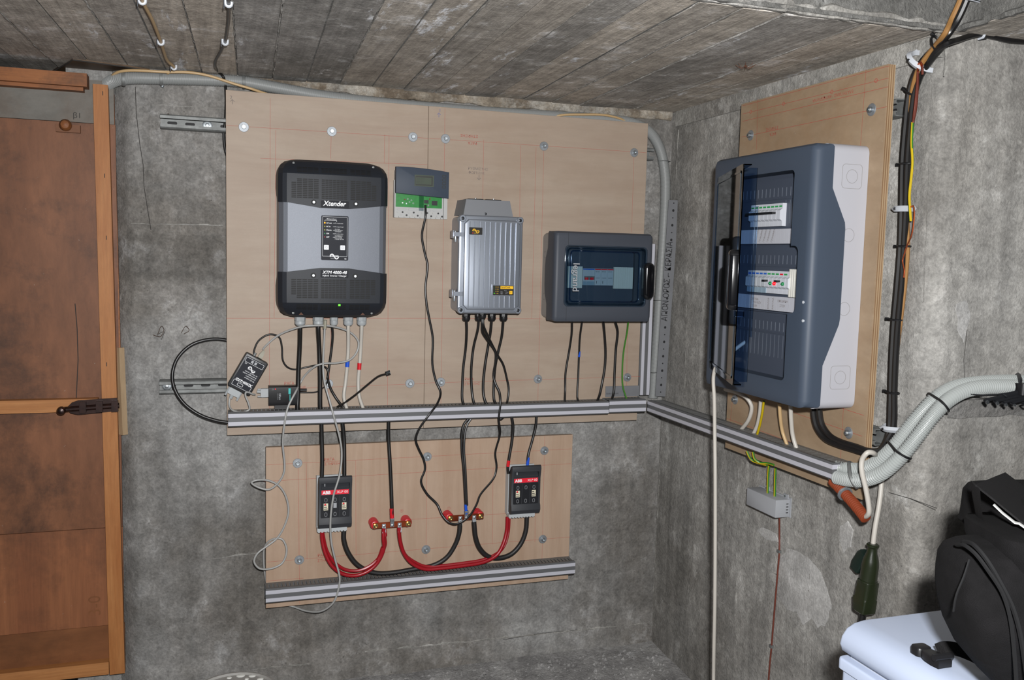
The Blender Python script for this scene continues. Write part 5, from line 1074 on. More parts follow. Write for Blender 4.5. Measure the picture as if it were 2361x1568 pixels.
F = [(981, 473, 0.022), (981, 500, 0.03), (973, 542, 0.02), (979, 581, 0.016), (986, 612, 0.016), (981, 663, 0.018), (984, 702, 0.022), (990, 735, 0.022), (998, 780, 0.02), (997, 838, 0.018), (1005, 878, 0.02), (1016, 905, 0.03), (1008, 931, 0.055), (989, 957, 0.068), (966, 990, 0.06), (959, 1014, 0.05), (965, 1034, 0.04), (977, 1060, 0.03), (980, 1082, 0.03), (971, 1110, 0.03), (984, 1138, 0.03), (1008, 1163, 0.035), (1020, 1188, 0.05), (1036, 1205, 0.062), (1054, 1208, 0.064), (1080, 1192, 0.064), (1098, 1165, 0.05), (1108, 1140, 0.035), (1138, 1103, 0.02), (1145, 1078, 0.016), (1142, 1044, 0.02), (1153, 1000, 0.04), (1150, 965, 0.064), (1154, 930, 0.066), (1152, 905, 0.055), (1143, 885, 0.045), (1138, 865, 0.04), (1143, 830, 0.05), (1142, 810, 0.055), (1125, 785, 0.06), (1113, 765, 0.075), (1112, 748, 0.085), (1112, 735, 0.085)]
cable('display_lead', 'long flat black lead hanging from the display and looping over the busbar', [pb(*q) for q in F], 0.0036, 'cable_black', flat=0.55, ref=(0, 1, 0), seg=6)
cb('black cable from the leftmost gland of the charge controller', [(1075, 733, 0.05), (1076, 760, 0.04), (1074, 800, 0.02), (1068, 850, 0.014), (1066, 890, 0.014), (1066, 922, 0.022), (1072, 940, 0.035)], 6.2)
cb('black cable from the second gland of the charge controller', [(1104, 733, 0.045), (1102, 758, 0.035), (1092, 800, 0.018), (1087, 845, 0.014), (1087, 885, 0.014), (1091, 922, 0.022), (1098, 942, 0.035)], 6.2)
cb('black cable from the third gland of the charge controller', [(1134, 733, 0.045), (1131, 765, 0.03), (1126, 795, 0.02), (1118, 845, 0.016), (1114, 890, 0.016), (1117, 920, 0.022), (1128, 938, 0.034), (1148, 934, 0.035)], 6.6)
cb('black cable from the rightmost gland of the charge controller', [(1161, 733, 0.05), (1157, 775, 0.03), (1149, 810, 0.02), (1142, 845, 0.016), (1139, 880, 0.016), (1139, 920, 0.022), (1145, 936, 0.034)], 6.4)
cb('thin black lead bowing right from the front gland of the charge controller', [(1114, 735, 0.085), (1115, 750, 0.085), (1122, 768, 0.07), (1135, 795, 0.045), (1147, 818, 0.035), (1160, 840, 0.025), (1168, 870, 0.018), (1173, 898, 0.018), (1170, 925, 0.025), (1167, 936, 0.035)], 5)
cb('thin black cable hanging from the left of the small enclosure', [(1319, 740, 0.05), (1318, 770, 0.03), (1313, 805, 0.016), (1304, 860, 0.012), (1303, 900, 0.014), (1302, 930, 0.03)], 5)
taped('thin black cable with a blue tape band below the small enclosure', [(1342, 742, 0.05), (1337, 780, 0.025), (1335, 820, 0.014), (1333, 870, 0.012), (1331, 915, 0.018), (1335, 930, 0.03)], 4.8, 'cable_black', [((1335.8, 810, 0.0152), (1335.3, 823, 0.0139), 'tape_blue')])
cb('black cable bowing right below the small enclosure', [(1391, 742, 0.05), (1394, 775, 0.025), (1396, 815, 0.016), (1394, 850, 0.014), (1388, 885, 0.014), (1382, 912, 0.022), (1374, 930, 0.035)], 6)
cb('straight black cable below the right of the small enclosure', [(1418, 740, 0.05), (1424, 765, 0.03), (1420, 805, 0.018), (1417, 860, 0.016), (1415, 905, 0.022), (1408, 928, 0.035)], 6)
o = solo('earth_wire', earth_tube([pb(*q) for q in ((1449, 738, 0.05), (1446, 765, 0.03), (1438, 810, 0.016), (1435, 850, 0.014), (1436, 890, 0.016), (1446, 924, 0.03))], 0.0028), ('cable_green', 'cable_yellow'), 'green and yellow earth wire under the small enclosure', 'cable')
# from the duct down to the low board
cb('thick black cable from the duct into the left fuse switch, left one', [(741, 972, 0.03), (742, 1010, 0.03), (743, 1060, 0.035), (742, 1105, 0.04)], 9.5)
cb('thick black cable from the duct into the left fuse switch, right one', [(789, 970, 0.03), (793, 1010, 0.03), (794, 1060, 0.035), (794, 1105, 0.04)], 9.5)
taped('black cable with red end sleeve feeding the positive busbar', [(896, 968, 0.03), (896, 1010, 0.03), (899, 1060, 0.036), (902, 1120, 0.044), (904, 1180, 0.052), (904, 1193, 0.052)], 8.5, 'cable_black', [((903.2, 1172, 0.0505), (904, 1195, 0.052), 'tape_red')])
o = taped('paired black cables with blue end sleeve feeding the negative busbar', [(1080, 966, 0.03), (1070, 978, 0.03), (1065, 1000, 0.032), (1065, 1040, 0.036), (1069, 1080, 0.042), (1073, 1150, 0.050), (1075, 1182, 0.052)], 6, 'cable_black', [((1073.8, 1163, 0.051), (1075, 1185, 0.052), 'tape_blue')])
P = [pb(*q) for q in ((1086, 966, 0.03), (1078, 978, 0.03), (1072, 1000, 0.032), (1070, 1040, 0.038), (1073, 1080, 0.046), (1076, 1150, 0.053), (1077, 1165, 0.053))]; part('second_cable', MB(fW).tube(smooth(P, 7), 0.0039, 8), 'cable_black', o)
taped('black cable with red boot entering the right fuse switch', [(1180, 962, 0.03), (1183, 985, 0.03), (1180, 1020, 0.03), (1174, 1055, 0.032), (1171, 1078, 0.034), (1172, 1092, 0.034)], 7, 'cable_black', [((1173, 1062, 0.033), (1171, 1076, 0.034), 'tape_red')])
taped('black cable with blue boot entering the right fuse switch', [(1237, 960, 0.03), (1235, 985, 0.03), (1226, 1020, 0.032), (1218, 1050, 0.036), (1216, 1080, 0.044)], 6.4, 'cable_black', [((1218, 1055, 0.037), (1216, 1074, 0.042), 'tape_blue')])
cb('stub of black cable tucked under the long duct', [(1163, 958, 0.03), (1155, 966, 0.034), (1151, 964, 0.03)], 7)
RED1 = [(742, 1222, 0.035), (743, 1245, 0.035), (750, 1275, 0.04), (765, 1304, 0.045), (790, 1323, 0.045), (820, 1327, 0.045), (850, 1316, 0.045), (872, 1295, 0.045), (885, 1265, 0.05), (884, 1243, 0.055), (884, 1226, 0.053), (885, 1218, 0.053)]
o = cb('red cable pair looping from the left fuse switch to the positive busbar', RED1, 9, 'cable_red'); P = [pb(a+3, b-7-(4 if 1290 < b else 0), w-0.006) for a, b, w in RED1[2:-1]]+[pb(889, 1236, 0.054), pb(887, 1225, 0.053)]
part('second_cable', MB(fW).tube(smooth([pb(743, 1224, 0.034)]+P, 7), 0.0054, 8), 'cable_red', o); part('tape_sleeve', MB(fW).tube(smooth([pb(884, 1262, 0.048), pb(878, 1280, 0.045), pb(872, 1292, 0.044)], 5), 0.0082, 8), 'cable_red', o)
cb('black cable from the left fuse switch sweeping to the negative busbar', [(793, 1222, 0.035), (793, 1245, 0.035), (803, 1275, 0.035), (825, 1303, 0.034), (860, 1320, 0.034), (900, 1321, 0.034), (950, 1313, 0.034), (1000, 1303, 0.036), (1030, 1285, 0.04), (1050, 1255, 0.046), (1059, 1228, 0.052), (1061, 1206, 0.053)], 11, 'cable_black_matt')
RED2 = [(920, 1216, 0.053), (920, 1226, 0.053), (923, 1250, 0.05), (932, 1277, 0.048), (950, 1299, 0.047), (980, 1312, 0.047), (1020, 1310, 0.047), (1070, 1304, 0.047), (1115, 1296, 0.047), (1145, 1280, 0.045), (1160, 1255, 0.042), (1168, 1225, 0.036), (1170, 1192, 0.035)]
o = cb('red cable pair sweeping from the positive busbar to the right fuse switch', RED2, 9, 'cable_red'); part('second_cable', MB(fW).tube(smooth([pb(a+(4 if a > 1130 else 1), b-(6 if 940 < a < 1150 else 0), w-0.007) for a, b, w in RED2], 7), 0.0054, 8), 'cable_red', o)
cb('black cable looping from the negative busbar to the right fuse switch', [(1093, 1203, 0.053), (1094, 1216, 0.053), (1097, 1240, 0.05), (1106, 1264, 0.045), (1124, 1282, 0.04), (1148, 1287, 0.034), (1178, 1278, 0.032), (1200, 1255, 0.032), (1212, 1225, 0.034), (1215, 1190, 0.036)], 11, 'cable_black_matt')
cb('black cable loop bulging left of the upper board', [(560, 800, -0.03), (520, 784, -0.03), (480, 783, -0.025), (440, 796, -0.02), (410, 825, -0.015), (398, 860, -0.01), (402, 895, 0.0), (424, 930, 0.01), (460, 956, 0.018), (500, 970, 0.025), (535, 975, 0.03)], 8)
# wires left in the wall
for k, pts in enumerate([[(352, 772), (370, 776), (378, 760), (372, 752), (364, 770)], [(418, 768), (428, 752), (436, 762), (424, 770)], [(380, 268), (388, 262), (394, 269)]]):
    solo('tie_wire', MB(fW).tube(smooth([BY(a, b, YW-0.004-0.01*(i % 2)) for i, (a, b) in enumerate(pts)], 5), 0.0009, 5), 'wire_rust', ('bent tie wire sprouting from the wall right of the black loop\'s top left', 'small bent tie wire above the black cable loop', 'tiny tie wire above the upper strut rail end')[k], 'wire')

# ================================================================ CONDUITS UP THE BACK WALL
o = solo('conduit', corrugated([pb(*q) for q in ((233, 214, -0.16), (246, 196, -0.10), (268, 184, -0.055), (300, 180, -0.040), (370, 181, -0.0385), (480, 184, -0.0385), (560, 189, -0.0385), (640, 203, -0.0385), (740, 221, -0.0385), (900, 240, -0.039), (1100, 257, -0.039), (1300, 270, -0.039), (1400, 276, -0.039), (1460, 285, -0.039), (1500, 307, -0.039), (1522, 345, -0.039), (1533, 400, -0.039), (1534, 460, -0.039), (1530, 540, -0.039), (1521, 680, -0.039), (1512, 820, -0.039), (1505, 918, -0.039))], 0.0188), 'conduit_grey', 'grey corrugated conduit under the ceiling, bending down in the corner', 'conduit')
def saddle(a, b, r, horiz=True, w=-0.0385):
    c = pb(a, b, w)
    part('saddle', MB(fW).tube([c+Vector((0, -math.cos(t)*r, math.sin(t)*r)) if horiz else c+Vector((math.sin(t)*r, -math.cos(t)*r, 0)) for t in [math.pi*(k/10-0.5)*1.15 for k in range(11)]], 0.0045, 4, flat=0.25), 'zinc_dull', o, 'perforated steel strap')
for a, b in ((285, 182), (372, 181), (562, 189)): saddle(a, b, 0.0205)
q = pb(374, 197, -0.045); part('strap_screw', MB(fB).lathe([(0.0055, -0.056), (0.0055, -0.048), (0.003, -0.046)], q.x, q.z, 10), 'zinc_bright', o)
for a, b in ((1537, 372), (1517, 692), (1509, 858)): saddle(a-6, b, 0.0198, False, -0.039)
cable('cable', 'beige cable lying over the conduit and dropping behind the upper board', [pb(*q) for q in ((254, 180, -0.06), (268, 168, -0.035), (290, 163, -0.02), (330, 163, -0.012), (380, 166, -0.012), (437, 167, -0.012), (483, 175, -0.012), (539, 193, -0.013), (580, 205, -0.015), (620, 218, -0.028), (700, 236, -0.03))], 0.0042, 'cable_beige')
cable('cable', 'beige cable arching over the top right edge of the upper board', [pb(*q) for q in ((1270, 270, -0.03), (1300, 265, -0.02), (1340, 264, -0.017), (1390, 265, -0.017), (1425, 272, -0.02), (1450, 284, -0.03), (1470, 300, -0.035))], 0.0042, 'cable_beige')
def zc(a, b, d=0.006): return BZ(a, b, ZC-d)
cable('cable', 'beige cable clipped down the ceiling at the left', [zc(318, -20), zc(332, 10), zc(351, 46), (zc(371, 97)), zc(378, 120), zc(386, 140), zc(402, 156, 0.008), pb(398, 164, -0.018), pb(385, 169, -0.012)], 0.0040, 'cable_beige')
cable('cable', 'black cable clipped down the ceiling and falling beside the board', [zc(527, -20), zc(527, 40), zc(523, 75), zc(519, 97), zc(508, 120), zc(498, 138), zc(496, 152, 0.008), pb(504, 166, -0.03), pb(514, 176, -0.015), pb(519, 192, -0.03), pb(521, 230, -0.048), pb(519, 280, -0.048), pb(516, 310, -0.048), pb(519, 345, -0.047), pb(530, 380, -0.045)], 0.0040, 'cable_black')
def uclip(label, c, r, ax, up, mat='plastic_white'):
    # U-shaped nail clip: axis ax = cable direction, up = away from the surface
    ax = ax.normalized(); up = (up-ax*up.dot(ax)).normalized(); sd = ax.cross(up)
    t = thing('cable_clip', label, 'cable clip', c, 'white cable clips'); pts = [c+sd*(math.sin(a)*r)+up*(math.cos(a)*r) for a in [math.pi*(k/10-0.5)*1.0 for k in range(11)]]
    pts = [pts[0]-up*r]+pts+[pts[-1]-up*r]
    part('saddle', MB(fW).tube(pts, 0.0032, 6, flat=1.0), mat, t); n0 = c+sd*(r+0.003)
    part('nail', MB(fW).tube([n0-up*r, n0+up*(r+0.006)], 0.0013, 6), 'steel_dark', t)
DN = Vector((0, 0, -1))
uclip('white nail clip halfway along the beige ceiling cable', zc(371, 97), 0.0062, zc(378, 120)-zc(360, 70), DN)
uclip('white nail clip at the lower end of the beige ceiling cable', zc(401, 155, 0.008), 0.0062, zc(402, 156)-zc(386, 140), DN)
uclip('white nail clip halfway along the black ceiling cable', zc(519, 97), 0.0062, zc(508, 120)-zc(523, 75), DN)
uclip('white nail clip on the black ceiling cable at the picture top', zc(527, 8), 0.0062, zc(527, 40)-zc(527, -20), DN)
uclip('white nail clip on the beige ceiling cable at the picture top', zc(328, 2), 0.0062, zc(332, 10)-zc(318, -20), DN)
# ================================================================ RIGHT WALL: cables, conduits, small things
def rc(a, b, w): return BX(a, b, XW-w)                    # w metres off the concrete of the right wall
def rn(a, b, w): return BY(a, b, YR-w)                    # w metres off the return wall
def crb(label, pts, r, mat, name='cable', **k): return cable(name, label, [pr(*q) for q in pts], r, mat, **k)
crb('white cable curling out of the left underside of the big distribution board', [(1672, 898, 0.05), (1700, 906, 0.05), (1722, 918, 0.045), (1733, 938, 0.035), (1726, 968, 0.03), (1708, 992, 0.028)], 0.0058, 'cable_white')
crb('white cable beside the earth wire under the big distribution board', [(1754, 925, 0.05), (1752, 950, 0.04), (1746, 980, 0.03), (1736, 1003, 0.028)], 0.0055, 'cable_white')
crb('beige cable dropping straight from the big distribution board', [(1797, 930, 0.06), (1799, 960, 0.05), (1804, 995, 0.035), (1816, 1030, 0.028)], 0.0050, 'cable_beige')
crb('white cable right of the beige one under the big distribution board', [(1823, 935, 0.06), (1824, 965, 0.05), (1828, 1005, 0.035), (1838, 1040, 0.028)], 0.0058, 'cable_white')
solo('earth_wire', earth_tube([pr(*q) for q in ((1761, 925, 0.06), (1758, 950, 0.05), (1752, 980, 0.038), (1745, 1005, 0.03))], 0.0034), ('cable_yellow', 'cable_green'), 'yellow-green earth wire dropping from the big distribution board', 'cable')
# paired black cables from the board foot, up the wall to the stair opening
K = [pr(1877, 930, 0.03), pr(1877, 955, 0.03), pr(1884, 985, 0.026), pr(1902, 1010, 0.02), pr(1930, 1024, 0.015), pr(1965, 1035, 0.012), pr(1995, 1044, 0.006), rc(2022, 1044, 0.05), rc(2040, 1025, 0.03), rc(2050, 995, 0.016), rc(2053, 940, 0.014), rc(2055, 860, 0.014), rc(2060, 760, 0.014), rc(2068, 670, 0.014), rc(2076, 570, 0.014), rc(2079, 480, 0.014), rc(2081, 380, 0.014), rc(2088, 290, 0.014), rc(2096, 220, 0.015), rc(2108, 175, 0.017), rc(2128, 140, 0.02), rc(2155, 112, 0.024), rn(2184, 80, 0.035), rc(2205, 50, 0.026), rc(2222, 15, 0.020), rc(2232, -12, 0.018), rc(2241, -60, 0.018), rc(2246, -130, 0.018)]
def shift(P, dx, dy, dz): return [p+Vector((dx, dy, dz)) for p in P]
kc = thing('cable_bundle', 'bundle of black cables strapped up the right wall to the stair opening', 'cable bundle', K[10])
part('cable', MB(fW).tube(smooth(K, 6), 0.0085, 9), 'cable_black', kc)
K2 = [pr(1890, 930, 0.03), pr(1890, 952, 0.03), pr(1896, 980, 0.026), pr(1914, 1005, 0.02), pr(1940, 1019, 0.015), pr(1975, 1030, 0.012), pr(2005, 1040, 0.006), rc(2030, 1038, 0.05), rc(2046, 1015, 0.03), rc(2060, 985, 0.016), rc(2062, 900, 0.014), rc(2068, 780, 0.014), rc(2080, 650, 0.014), rc(2085, 560, 0.014), rc(2090, 460, 0.014), rc(2093, 370, 0.014), rc(2101, 280, 0.014), rc(2108, 220, 0.015), rc(2119, 182, 0.017), rc(2138, 150, 0.02), rc(2160, 122, 0.024), rn(2184, 96, 0.03)]
part('cable', MB(fW).tube(smooth(K2, 6), 0.0075, 9), 'cable_black', kc)
part('cable', MB(fW).tube(smooth([rc(2138, 150, 0.022), rc(2160, 117, 0.03), rn(2185, 100, 0.03), rn(2210, 92, 0.02), rn(2238, 83, 0.014), rn(2262, 79, 0.012), rn(2290, 84, 0.012), rn(2330, 93, 0.012), rn(2400, 100, 0.012), Vector((2.35, YR-0.012, 1.93))], 6), 0.0068, 9), 'cable_black', kc, 'black branch cable along the top of the return wall')
part('cable', MB(fW).tube(smooth([rc(2068, 800, 0.010), rc(2078, 720, 0.010), rc(2086, 650, 0.009), rc(2092, 570, 0.009), rc(2090, 480, 0.006), rc(2092, 380, 0.006), rc(2098, 280, 0.008), rc(2104, 210, 0.018), rc(2116, 165, 0.026), rc(2130, 140, 0.028), rc(2155, 108, 0.03), rn(2180, 75, 0.04), rc(2194, 45, 0.034), rc(2210, 10, 0.028), rc(2218, -12, 0.026), rc(2227, -60, 0.024), rc(2232, -130, 0.024)], 6), 0.0062, 8), 'cable_tan', kc, 'tan sheathed cable among the black ones')
for a, b in ((2099, 213), (2088, 378), (2083, 568), (2063, 737), (2057, 905), (2158, 100)):
    c = rc(a, b, 0.014 if a < 2150 else 0.026); ax_ = Vector((0, 0, 1)) if b > 250 else Vector((0, -0.5, 0.85))
    if a > 2150: ax_ = (rc(2170, 95, 0.03)-rc(2140, 125, 0.02)).normalized()
    sdx = ax_.cross(Vector((1, 0, 0))).normalized(); ox = Vector((1, 0, 0)); loop = [c+sdx*(math.cos(t)*0.0195)+ox*(math.sin(t)*0.0115) for t in [2*math.pi*k/16 for k in range(17)]]
    q = part('cable_tie', MB(fW).tube(loop, 0.0026, 5), 'plastic_black', kc); h = c-sdx*(-0.0205)
    part('tie_head', MB(fW).tube([h, h+sdx*0.006-ox*0.006], 0.0038, 4), 'plastic_black', q)
for nme, a, b, up_ in (('white saddle clip holding the black bundle near the stair opening', 2127, 142, True), ('white saddle clip halfway up the black bundle', 2085, 482, False), ('white saddle clip at the foot of the black bundle', 2057, 988, False)):
    c = rc(a, b, 0.010); ax_ = Vector((0, 0, 1)) if not up_ else (rc(2150, 115, 0.02)-rc(2110, 175, 0.015)).normalized(); sd = ax_.cross(Vector((1, 0, 0))).normalized(); t = thing('cable_clip', nme, 'cable clip', c, 'white cable clips')
    so, oo = (0.031, 0.036) if up_ else (0.0235, 0.024)
    pts = [c+sd*(math.cos(k)*so)-Vector((1, 0, 0))*(math.sin(k)*oo-0.002) for k in [math.pi*j/12 for j in range(13)]]; pts = [c+sd*(so+0.01)+Vector((0.008, 0, 0)), c+sd*(so+0.001)+Vector((0.008, 0, 0))]+pts+[c-sd*(so+0.001)+Vector((0.008, 0, 0))]
    part('band', MB(fW).tube(pts, 0.0075, 4, flat=1.0 if up_ else 0.9), 'plastic_white', t); s = c-Vector((oo+0.003, 0, 0)); part('screw', MB(fW).tube([s, s-Vector((0.003, 0, 0))], 0.003, 8), 'steel_dark', t)
c = rn(2263, 79, 0.012); uclip('small white clip on the branch cable near the right picture edge', c, 0.0085, Vector((1, 0, 0.1)), Vector((0, -1, 0)))
c = rc(2226, -3, 0.020); uclip('white clip on the cables inside the stair opening at the picture top', c, 0.020, rc(2232, -12, 0.018)-rc(2222, 15, 0.02), Vector((-1, 0, 0)))
# bare copper braids and earth tail
cbz = thing('copper_braid', 'bare red-brown copper strands hanging from the top saddle clip', 'copper wire', rc(2108, 280, 0.03))
for k, pts in enumerate([[(2124, 146), (2118, 150), (2115, 190), (2110, 240), (2105, 283)], [(2120, 148), (2122, 144), (2126, 152), (2127, 172)], [(2116, 150), (2116, 200), (2112, 250), (2106, 280)]]):
    part('strand', MB(fW).tube(smooth([rc(a, b, 0.034) for a, b in pts], 6), 0.0026 if k != 1 else 0.003, 6), 'copper_dull', cbz)
part('bright_end', MB(fW).tube(smooth([rc(a, b, 0.037) for a, b in ((2116, 165), (2116, 150), (2121, 146), (2125, 152))], 5), 0.0022, 6), 'copper_bright', cbz, 'bright twisted copper')
solo('earth_wire', earth_tube([rc(a, b, 0.034) for a, b in ((2104, 282), (2102, 330), (2104, 375), (2101, 410), (2097, 450), (2098, 480), (2100, 510))], 0.0030, turn=0.12), ('cable_yellow', 'cable_green'), 'yellow-green earth tail hanging beside the black cable bundle', 'cable')
solo('copper_wire', MB(fW).tube(smooth([rc(a, b, 0.034) for a, b in ((2098, 478), (2106, 475), (2108, 490), (2106, 520), (2101, 545), (2092, 565), (2084, 590), (2081, 602), (2085, 622), (2084, 640))], 6), 0.0016, 6), 'copper_bright', 'thin bright copper wire curling round the black bundle', 'copper wire')
# light grey conduits leaving the end of the right duct
def corner_path(x0, ycl, rr):
    # plan line: along the right wall at x0, round the end of the wall, then along the return wall at ycl
    P = [Vector((x0-0.012, 1.81)), Vector((x0, 1.74)), Vector((x0, ycl+rr))]
    P += [Vector((x0+rr-rr*math.cos(math.pi/2*k/8), ycl+rr-rr*math.sin(math.pi/2*k/8))) for k in range(1, 9)]
    return P+[Vector((2.4, ycl))]
def on_path(px_, py_, path):
    d = ray(px_, py_); s_ = d.x/d.y
    for a, b in zip(path, path[1:]):
        fa, fb = a.x-s_*a.y, b.x-s_*b.y
        if fa <= 0 <= fb: p = a.lerp(b, -fa/(fb-fa)); return CAMP+d*(p.y/d.y)
    return CAMP+d*(path[0].y/d.y)
PA, PBp = corner_path(1.490, 1.598, 0.085), corner_path(1.464, 1.570, 0.085)
CA = [on_path(a, b, PA) for a, b in ((1926, 1077), (1950, 1081), (1985, 1082), (2022, 1066), (2062, 1030), (2096, 986), (2130, 945), (2163, 914), (2202, 893), (2250, 884), (2310, 880), (2420, 878))]+[Vector((2.35, 1.598, 1.27))]
CB = [on_path(a, b, PBp) for a, b in ((1928, 1101), (1952, 1106), (1990, 1107), (2032, 1092), (2080, 1050), (2118, 1003), (2152, 958), (2182, 926), (2220, 903), (2262, 893), (2315, 891), (2420, 890))]+[Vector((2.35, 1.570, 1.262))]
c1 = solo('conduit', corrugated(CA, 0.0168, 0.0062, 14, 0.0026), 'conduit_light', 'upper of two light grey conduits leaving the end of the right duct', 'conduit', 'light grey conduits on the right')
c2 = solo('conduit', corrugated(CB, 0.0168, 0.0062, 14, 0.0026), 'conduit_light', 'lower of two light grey conduits leaving the end of the right duct', 'conduit', 'light grey conduits on the right')
def pairstrap(i, parent, mat, r, name, wdt=0.0028, fl=1.0):
    a, b = smooth(CA, 14), smooth(CB, 14); a = a[int(i*(len(a)-1))]; b = b[int(i*(len(b)-1))]; d = (a-b).normalized(); t_ = (smooth(CA, 14)[min(len(smooth(CA, 14))-1, int(i*(len(smooth(CA, 14))-1))+1)]-a).normalized(); n = d.cross(t_).normalized()
    loop = [a+d*(math.sin(k)*r)+n*(math.cos(k)*r) for k in [math.pi*j/8 for j in range(9)]]+[b-d*(math.sin(k)*r)-n*(math.cos(k)*r) for k in [math.pi*j/8 for j in range(9)]]; loop.append(loop[0])
    return part(name, MB(fW).tube(loop, wdt, 5, flat=fl), mat, parent)
q = pairstrap(0.34, c2, 'plastic_black', 0.0185, 'cable_tie'); q = pairstrap(0.56, c2, 'plastic_black', 0.0185, 'cable_tie'); pairstrap(0.12, c2, 'zinc_dull', 0.0185, 'strap', 0.0045); pairstrap(0.86, c2, 'steel_dark', 0.0185, 'strap', 0.0045)
# orange conduit and the white generator cable
OR = [pr(1921, 1110, 0.035), pr(1945, 1135, 0.04), pr(1972, 1165, 0.045), pr(1997, 1196, 0.05)]
oc_ = solo('conduit', corrugated(OR, 0.0135, 0.0062, 14, 0.0026), 'conduit_orange', 'short orange corrugated conduit below the end of the right duct', 'conduit')
a = smooth(OR, 8)[9]; t_ = (OR[2]-OR[1]).normalized(); n1 = t_.cross(Vector((1, 0, 0))).normalized(); n2 = t_.cross(n1)
sd_ = part('saddle', MB(fW).tube([a+n1*(math.cos(k)*0.0155)+n2*(math.sin(k)*0.0155) for k in [2*math.pi*j/16 for j in range(17)]], 0.004, 5), 'zinc', oc_); part('saddle_tab', MB(fW).tube([a-n1*0.014+Vector((-0.008, 0, 0.004)), pr(1958, 1122, 0.02)], 0.005, 5), 'zinc', oc_)
cable('cable', 'white cable looping out of the orange conduit down to the green connector', [pr(1912, 1098, 0.03), pr(1922, 1112, 0.036), pr(1945, 1136, 0.04), pr(1975, 1168, 0.046), pr(1993, 1190, 0.05), pr(2003, 1184, 0.055), pr(2003, 1165, 0.06), pr(1996, 1125, 0.07), pr(1987, 1085, 0.08), pr(1988, 1060, 0.08), pr(2000, 1044, 0.075), pr(2014, 1045, 0.055), rc(2026, 1062, 0.02), rc(2032, 1090, 0.02), rc(2031, 1130, 0.025), rc(2026, 1170, 0.032), rc(2018, 1215, 0.04), rc(2012, 1262, 0.045)], 0.0062, 'cable_white')
# olive generator connector
P0, P1 = rc(2013, 1254, 0.047), rc(1992, 1412, 0.052); ax_ = (P1-P0).normalized(); LN = (P1-P0).length
ny = Vector((0, -1, 0)); ny = (ny-ax_*ny.dot(ax_)).normalized(); nx_ = ax_.cross(ny)
def fC(a, b, c): return P0+ny*a+nx_*b+ax_*c            # a to the right, c down the connector
cn = thing('connector', 'dark olive green plug and socket hanging on a white cable', 'cable connector', P1)
def tl(f): return LN*f
part('upper_shell', MB(fC).lathe([(0.0125, 0), (0.0150, 0.002), (0.0150, 0.006), (0.0115, 0.010), (0.0125, 0.022), (0.0185, 0.040), (0.0205, 0.055), (0.0205, tl(0.52)), (0.0190, tl(0.53))], 0, 0, 18), 'olive', cn)
part('joint_ring', MB(fC).lathe([(0.0195, tl(0.52)), (0.0222, tl(0.525)), (0.0222, tl(0.545)), (0.0195, tl(0.55))], 0, 0, 18), 'olive', cn)
part('lower_shell', MB(fC).loft([[(x, y, tl(0.545)) for x, y in rrect(-0.023, 0.021, -0.018, 0.018, 0.010, 4)], [(x, y, tl(0.78)) for x, y in rrect(-0.024, 0.019, -0.019, 0.019, 0.008, 4)], [(x, y, tl(0.80)) for x, y in rrect(-0.026, 0.020, -0.020, 0.020, 0.005, 4)], [(x, y, tl(0.98)) for x, y in rrect(-0.020, 0.019, -0.020, 0.020, 0.005, 4)], [(x, y, tl(1.0)) for x, y in rrect(-0.014, 0.016, -0.016, 0.016, 0.004, 4)]]), 'olive', cn)
part('rib', MB(fC).box(0.012, 0.0145, -0.0205, -0.019, tl(0.55), tl(0.8)), 'olive', cn)
part('spring_cap', MB(lambda a, b, c: fC(a*0.94-c*0.34, b, c*0.94+a*0.34)).loft([[(x-0.024, y-0.016, tl(0.28)) for x, y in rrect(-0.012, 0.014, -0.012, 0.012, 0.008, 4)], [(x-0.024, y-0.018, tl(0.33)) for x, y in rrect(-0.018, 0.018, -0.015, 0.015, 0.010, 4)], [(x-0.026, y-0.018, tl(0.50)) for x, y in rrect(-0.019, 0.018, -0.015, 0.014, 0.006, 4)], [(x-0.028, y-0.016, tl(0.62)) for x, y in rrect(-0.015, 0.014, -0.010, 0.010, 0.005, 4)]]), 'olive_dark', cn, 'blackish green spring cap')
part('cap_hinge', MB(fC).box(-0.032, -0.012, -0.026, -0.012, tl(0.53), tl(0.57)), 'olive', cn)
part('side_lug', MB(fC).tube([fC(-0.022, -0.004, tl(0.70)), fC(-0.034, -0.008, tl(0.715)), fC(-0.034, -0.008, tl(0.77)), fC(-0.024, -0.004, tl(0.81))], 0.0055, 8), 'olive', cn)
cable('cable', 'short black cable below the green connector', [fC(-0.002, 0, LN-0.004), fC(-0.004, 0, LN+0.03), P1+Vector((0.0, 0.02, -0.08)), P1+Vector((-0.02, 0.04, -0.25)), P1+Vector((-0.03, 0.06, -0.52))], 0.0085, 'cable_black')
# earth terminal box with its wires
jb0, jb1 = rc(1722, 1122, 0.05), rc(1787, 1155, 0.05)
u0_, u1_ = -rc(1722, 1125, 0.05).y, -rc(1789, 1160, 0.05).y; zt_, zb_ = rc(1722, 1124, 0.05).z, rc(1722, 1164, 0.05).z
fQ = lambda u, v, w: Vector((XW-w, -u, v))
jb = thing('earth_terminal_box', 'small light grey terminal box on the right wall below the duct', 'junction box', fQ((u0_+u1_)/2, zb_, 0))
part('cover', MB(fQ).prism(rrect(u0_, u1_, zb_, zt_, 0.002, 2), 0.004, 0.05, r=0.002, n=2), 'jbox_grey', jb); part('back_plate', MB(fQ).box(u0_-0.004, u1_+0.004, zb_-0.001, zt_+0.004, 0.0, 0.004), 'jbox_grey', jb)
for k in range(4): part('slit', MB(fQ).box(u1_-0.0005, u1_+0.0006, zb_+0.012+k*0.0085, zb_+0.0145+k*0.0085, 0.008, 0.015), 'slot_dark', jb)
